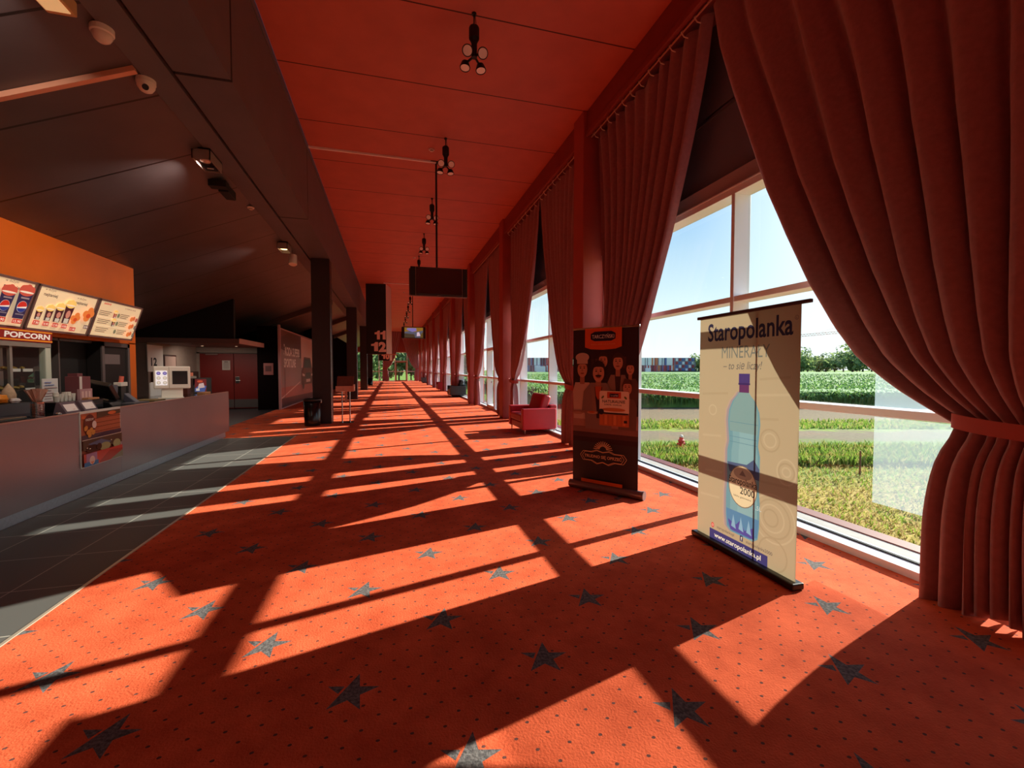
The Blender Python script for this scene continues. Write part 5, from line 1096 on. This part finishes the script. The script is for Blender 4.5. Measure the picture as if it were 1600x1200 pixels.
# spot, top pixel row, width -> real trees along the far edge of the field
far = [(1098, 553, 9), (1118, 562, 8), (1140, 558, 9), (1170, 560, 10), (1205, 556, 10), (1236, 552, 9), (1252, 549, 9), (1262, 556, 10), (1276, 560, 9), (1290, 557, 11), (1304, 559, 10), (1318, 551, 11), (1332, 544, 12), (1348, 540, 12), (1362, 545, 12), (1378, 548, 11), (1396, 546, 12), (1416, 548, 12), (1440, 547, 12), (1465, 549, 12), (1492, 546, 12), (1520, 548, 12), (1550, 545, 12)]
for i, (px, py, wd) in enumerate(far):
    D = 206 + (i % 3) * 12; h = (576 - py) / 693.0 * D + 1.5 - GZ
    put_tree(i % 3, tuple(gp(D, on(px, D))), h * 1.06, wd * 1.05, 'green tree in the dense row along the far edge of the crop field', 'trees along the far field edge', i * 1.3)
rnd = random.Random(8)
for i in range(16):
    x = -9 + 1.5 * i + rnd.uniform(-.4, .4); y = 70 + rnd.uniform(0, 10)
    put_tree(i % 3, (x, y, GZ), rnd.uniform(4.5, 9), rnd.uniform(3.5, 5), 'bright green tree outside the glass door ending the hall', 'trees outside the end door', i)
# tower crane
D = 330; t = thing('tower_crane', tuple(gp(D, on(1339, D))), 'pale red tower crane rising behind the far trees', 'crane')
CRN = mat('crane_red', (206, 130, 124), .6); sc = D / 693.0
c0 = on(1339, D); zt = 1.5 + (576 - 516) * sc; w_ = 1.3
def lattice(m_, P0, P1, wd, ax1, ax2, n, r=.16):
    P0, P1 = Vector(P0), Vector(P1); cs = [ax1 * sx * wd / 2 + ax2 * sy * wd / 2 for sx, sy in ((-1, -1), (1, -1), (1, 1), (-1, 1))]
    for c in cs: m_.beam(P0 + c, P1 + c, r)
    for i in range(n):
        a0 = P0.lerp(P1, i / n); a1 = P0.lerp(P1, (i + 1) / n)
        for j in range(4): m_.beam(a0 + cs[j], a1 + cs[(j + 1) % 4], r * .6)
m_ = MB(); lattice(m_, gp(D, c0, GZ), gp(D, c0, zt - 2), 2.6, RT, FW, 12, .3); m_.build('mast', CRN, t)
m_ = MB(); wbox(m_, D - 1.5, D + 1.5, c0 - 1.5, c0 + 1.5, zt - 4, zt - 1.5); m_.build('cab', mat('cab_grey', (120, 116, 124), .6), t)
m_ = MB(); jl = 1.5 + (576 - 525) * sc; lattice(m_, gp(D, c0 + 14, zt + .8), gp(D, on(1246, D), jl), 1.6, FW, Vector((0, 0, 1)), 26, .2); m_.build('jib', CRN, t)
m_ = MB(); m_.beam(gp(D, c0, zt - 2), gp(D, c0, zt + 6), .5); m_.beam(gp(D, c0, zt + 6), gp(D, on(1280, D), jl + 3), .12); m_.beam(gp(D, c0, zt + 6), gp(D, c0 + 13, zt + 1), .12); m_.build('tie_bars', CRN, t)
m_ = MB(); wbox(m_, D - 1, D + 1, c0 + 10, c0 + 13, zt - 2, zt); m_.build('counterweight', mat('weight_grey', (150, 146, 146), .7), t)
m_ = MB(); q = on(1324, D); m_.beam(gp(D, q, zt - 1), gp(D, q, zt - 6), .08); m_.beam(gp(D, q, zt - 6.6), gp(D, q, zt - 6), .5); m_.build('hook', mat('hook_dark', (80, 70, 80), .6), t)
# fence posts and the hydrant marker
for px, d, h, lab in ((1348, 9.4, .55, 'thin wooden stake in the grass under the pale window rectangle'), (1247, 9.9, .5, 'thin wooden stake in the grass just right of the water bottle banner')):
    m_ = MB(); p = gp(d, on(px, d)); m_.bar(p, p + Vector((0, 0, h)), .017, 8); tag(m_.build('stake', mat('stake_wood', (96, 72, 52), .9)), lab, 'stake', 'wooden stakes in the grass')
d = 12.0; p = gp(d, on(1066, d)); t = thing('hydrant', tuple(p), 'small red hydrant with white cap among the weeds', 'hydrant')
m_ = MB(); m_.lathe([(0, 0), (.06, 0), (.06, .30), (.085, .31), (.085, .36), (.055, .38), (.05, .44), (0, .45)], c=p, seg=14); m_.bar(p + Vector((-.11, 0, .26)), p + Vector((.11, 0, .26)), .035, 10); m_.build('body', mat('hydrant_red', (190, 50, 50), .5), t)
m_ = MB(); m_.lathe([(0, .44), (.05, .44), (.045, .49), (0, .51)], c=p, seg=12); m_.build('cap', WHITE, t)
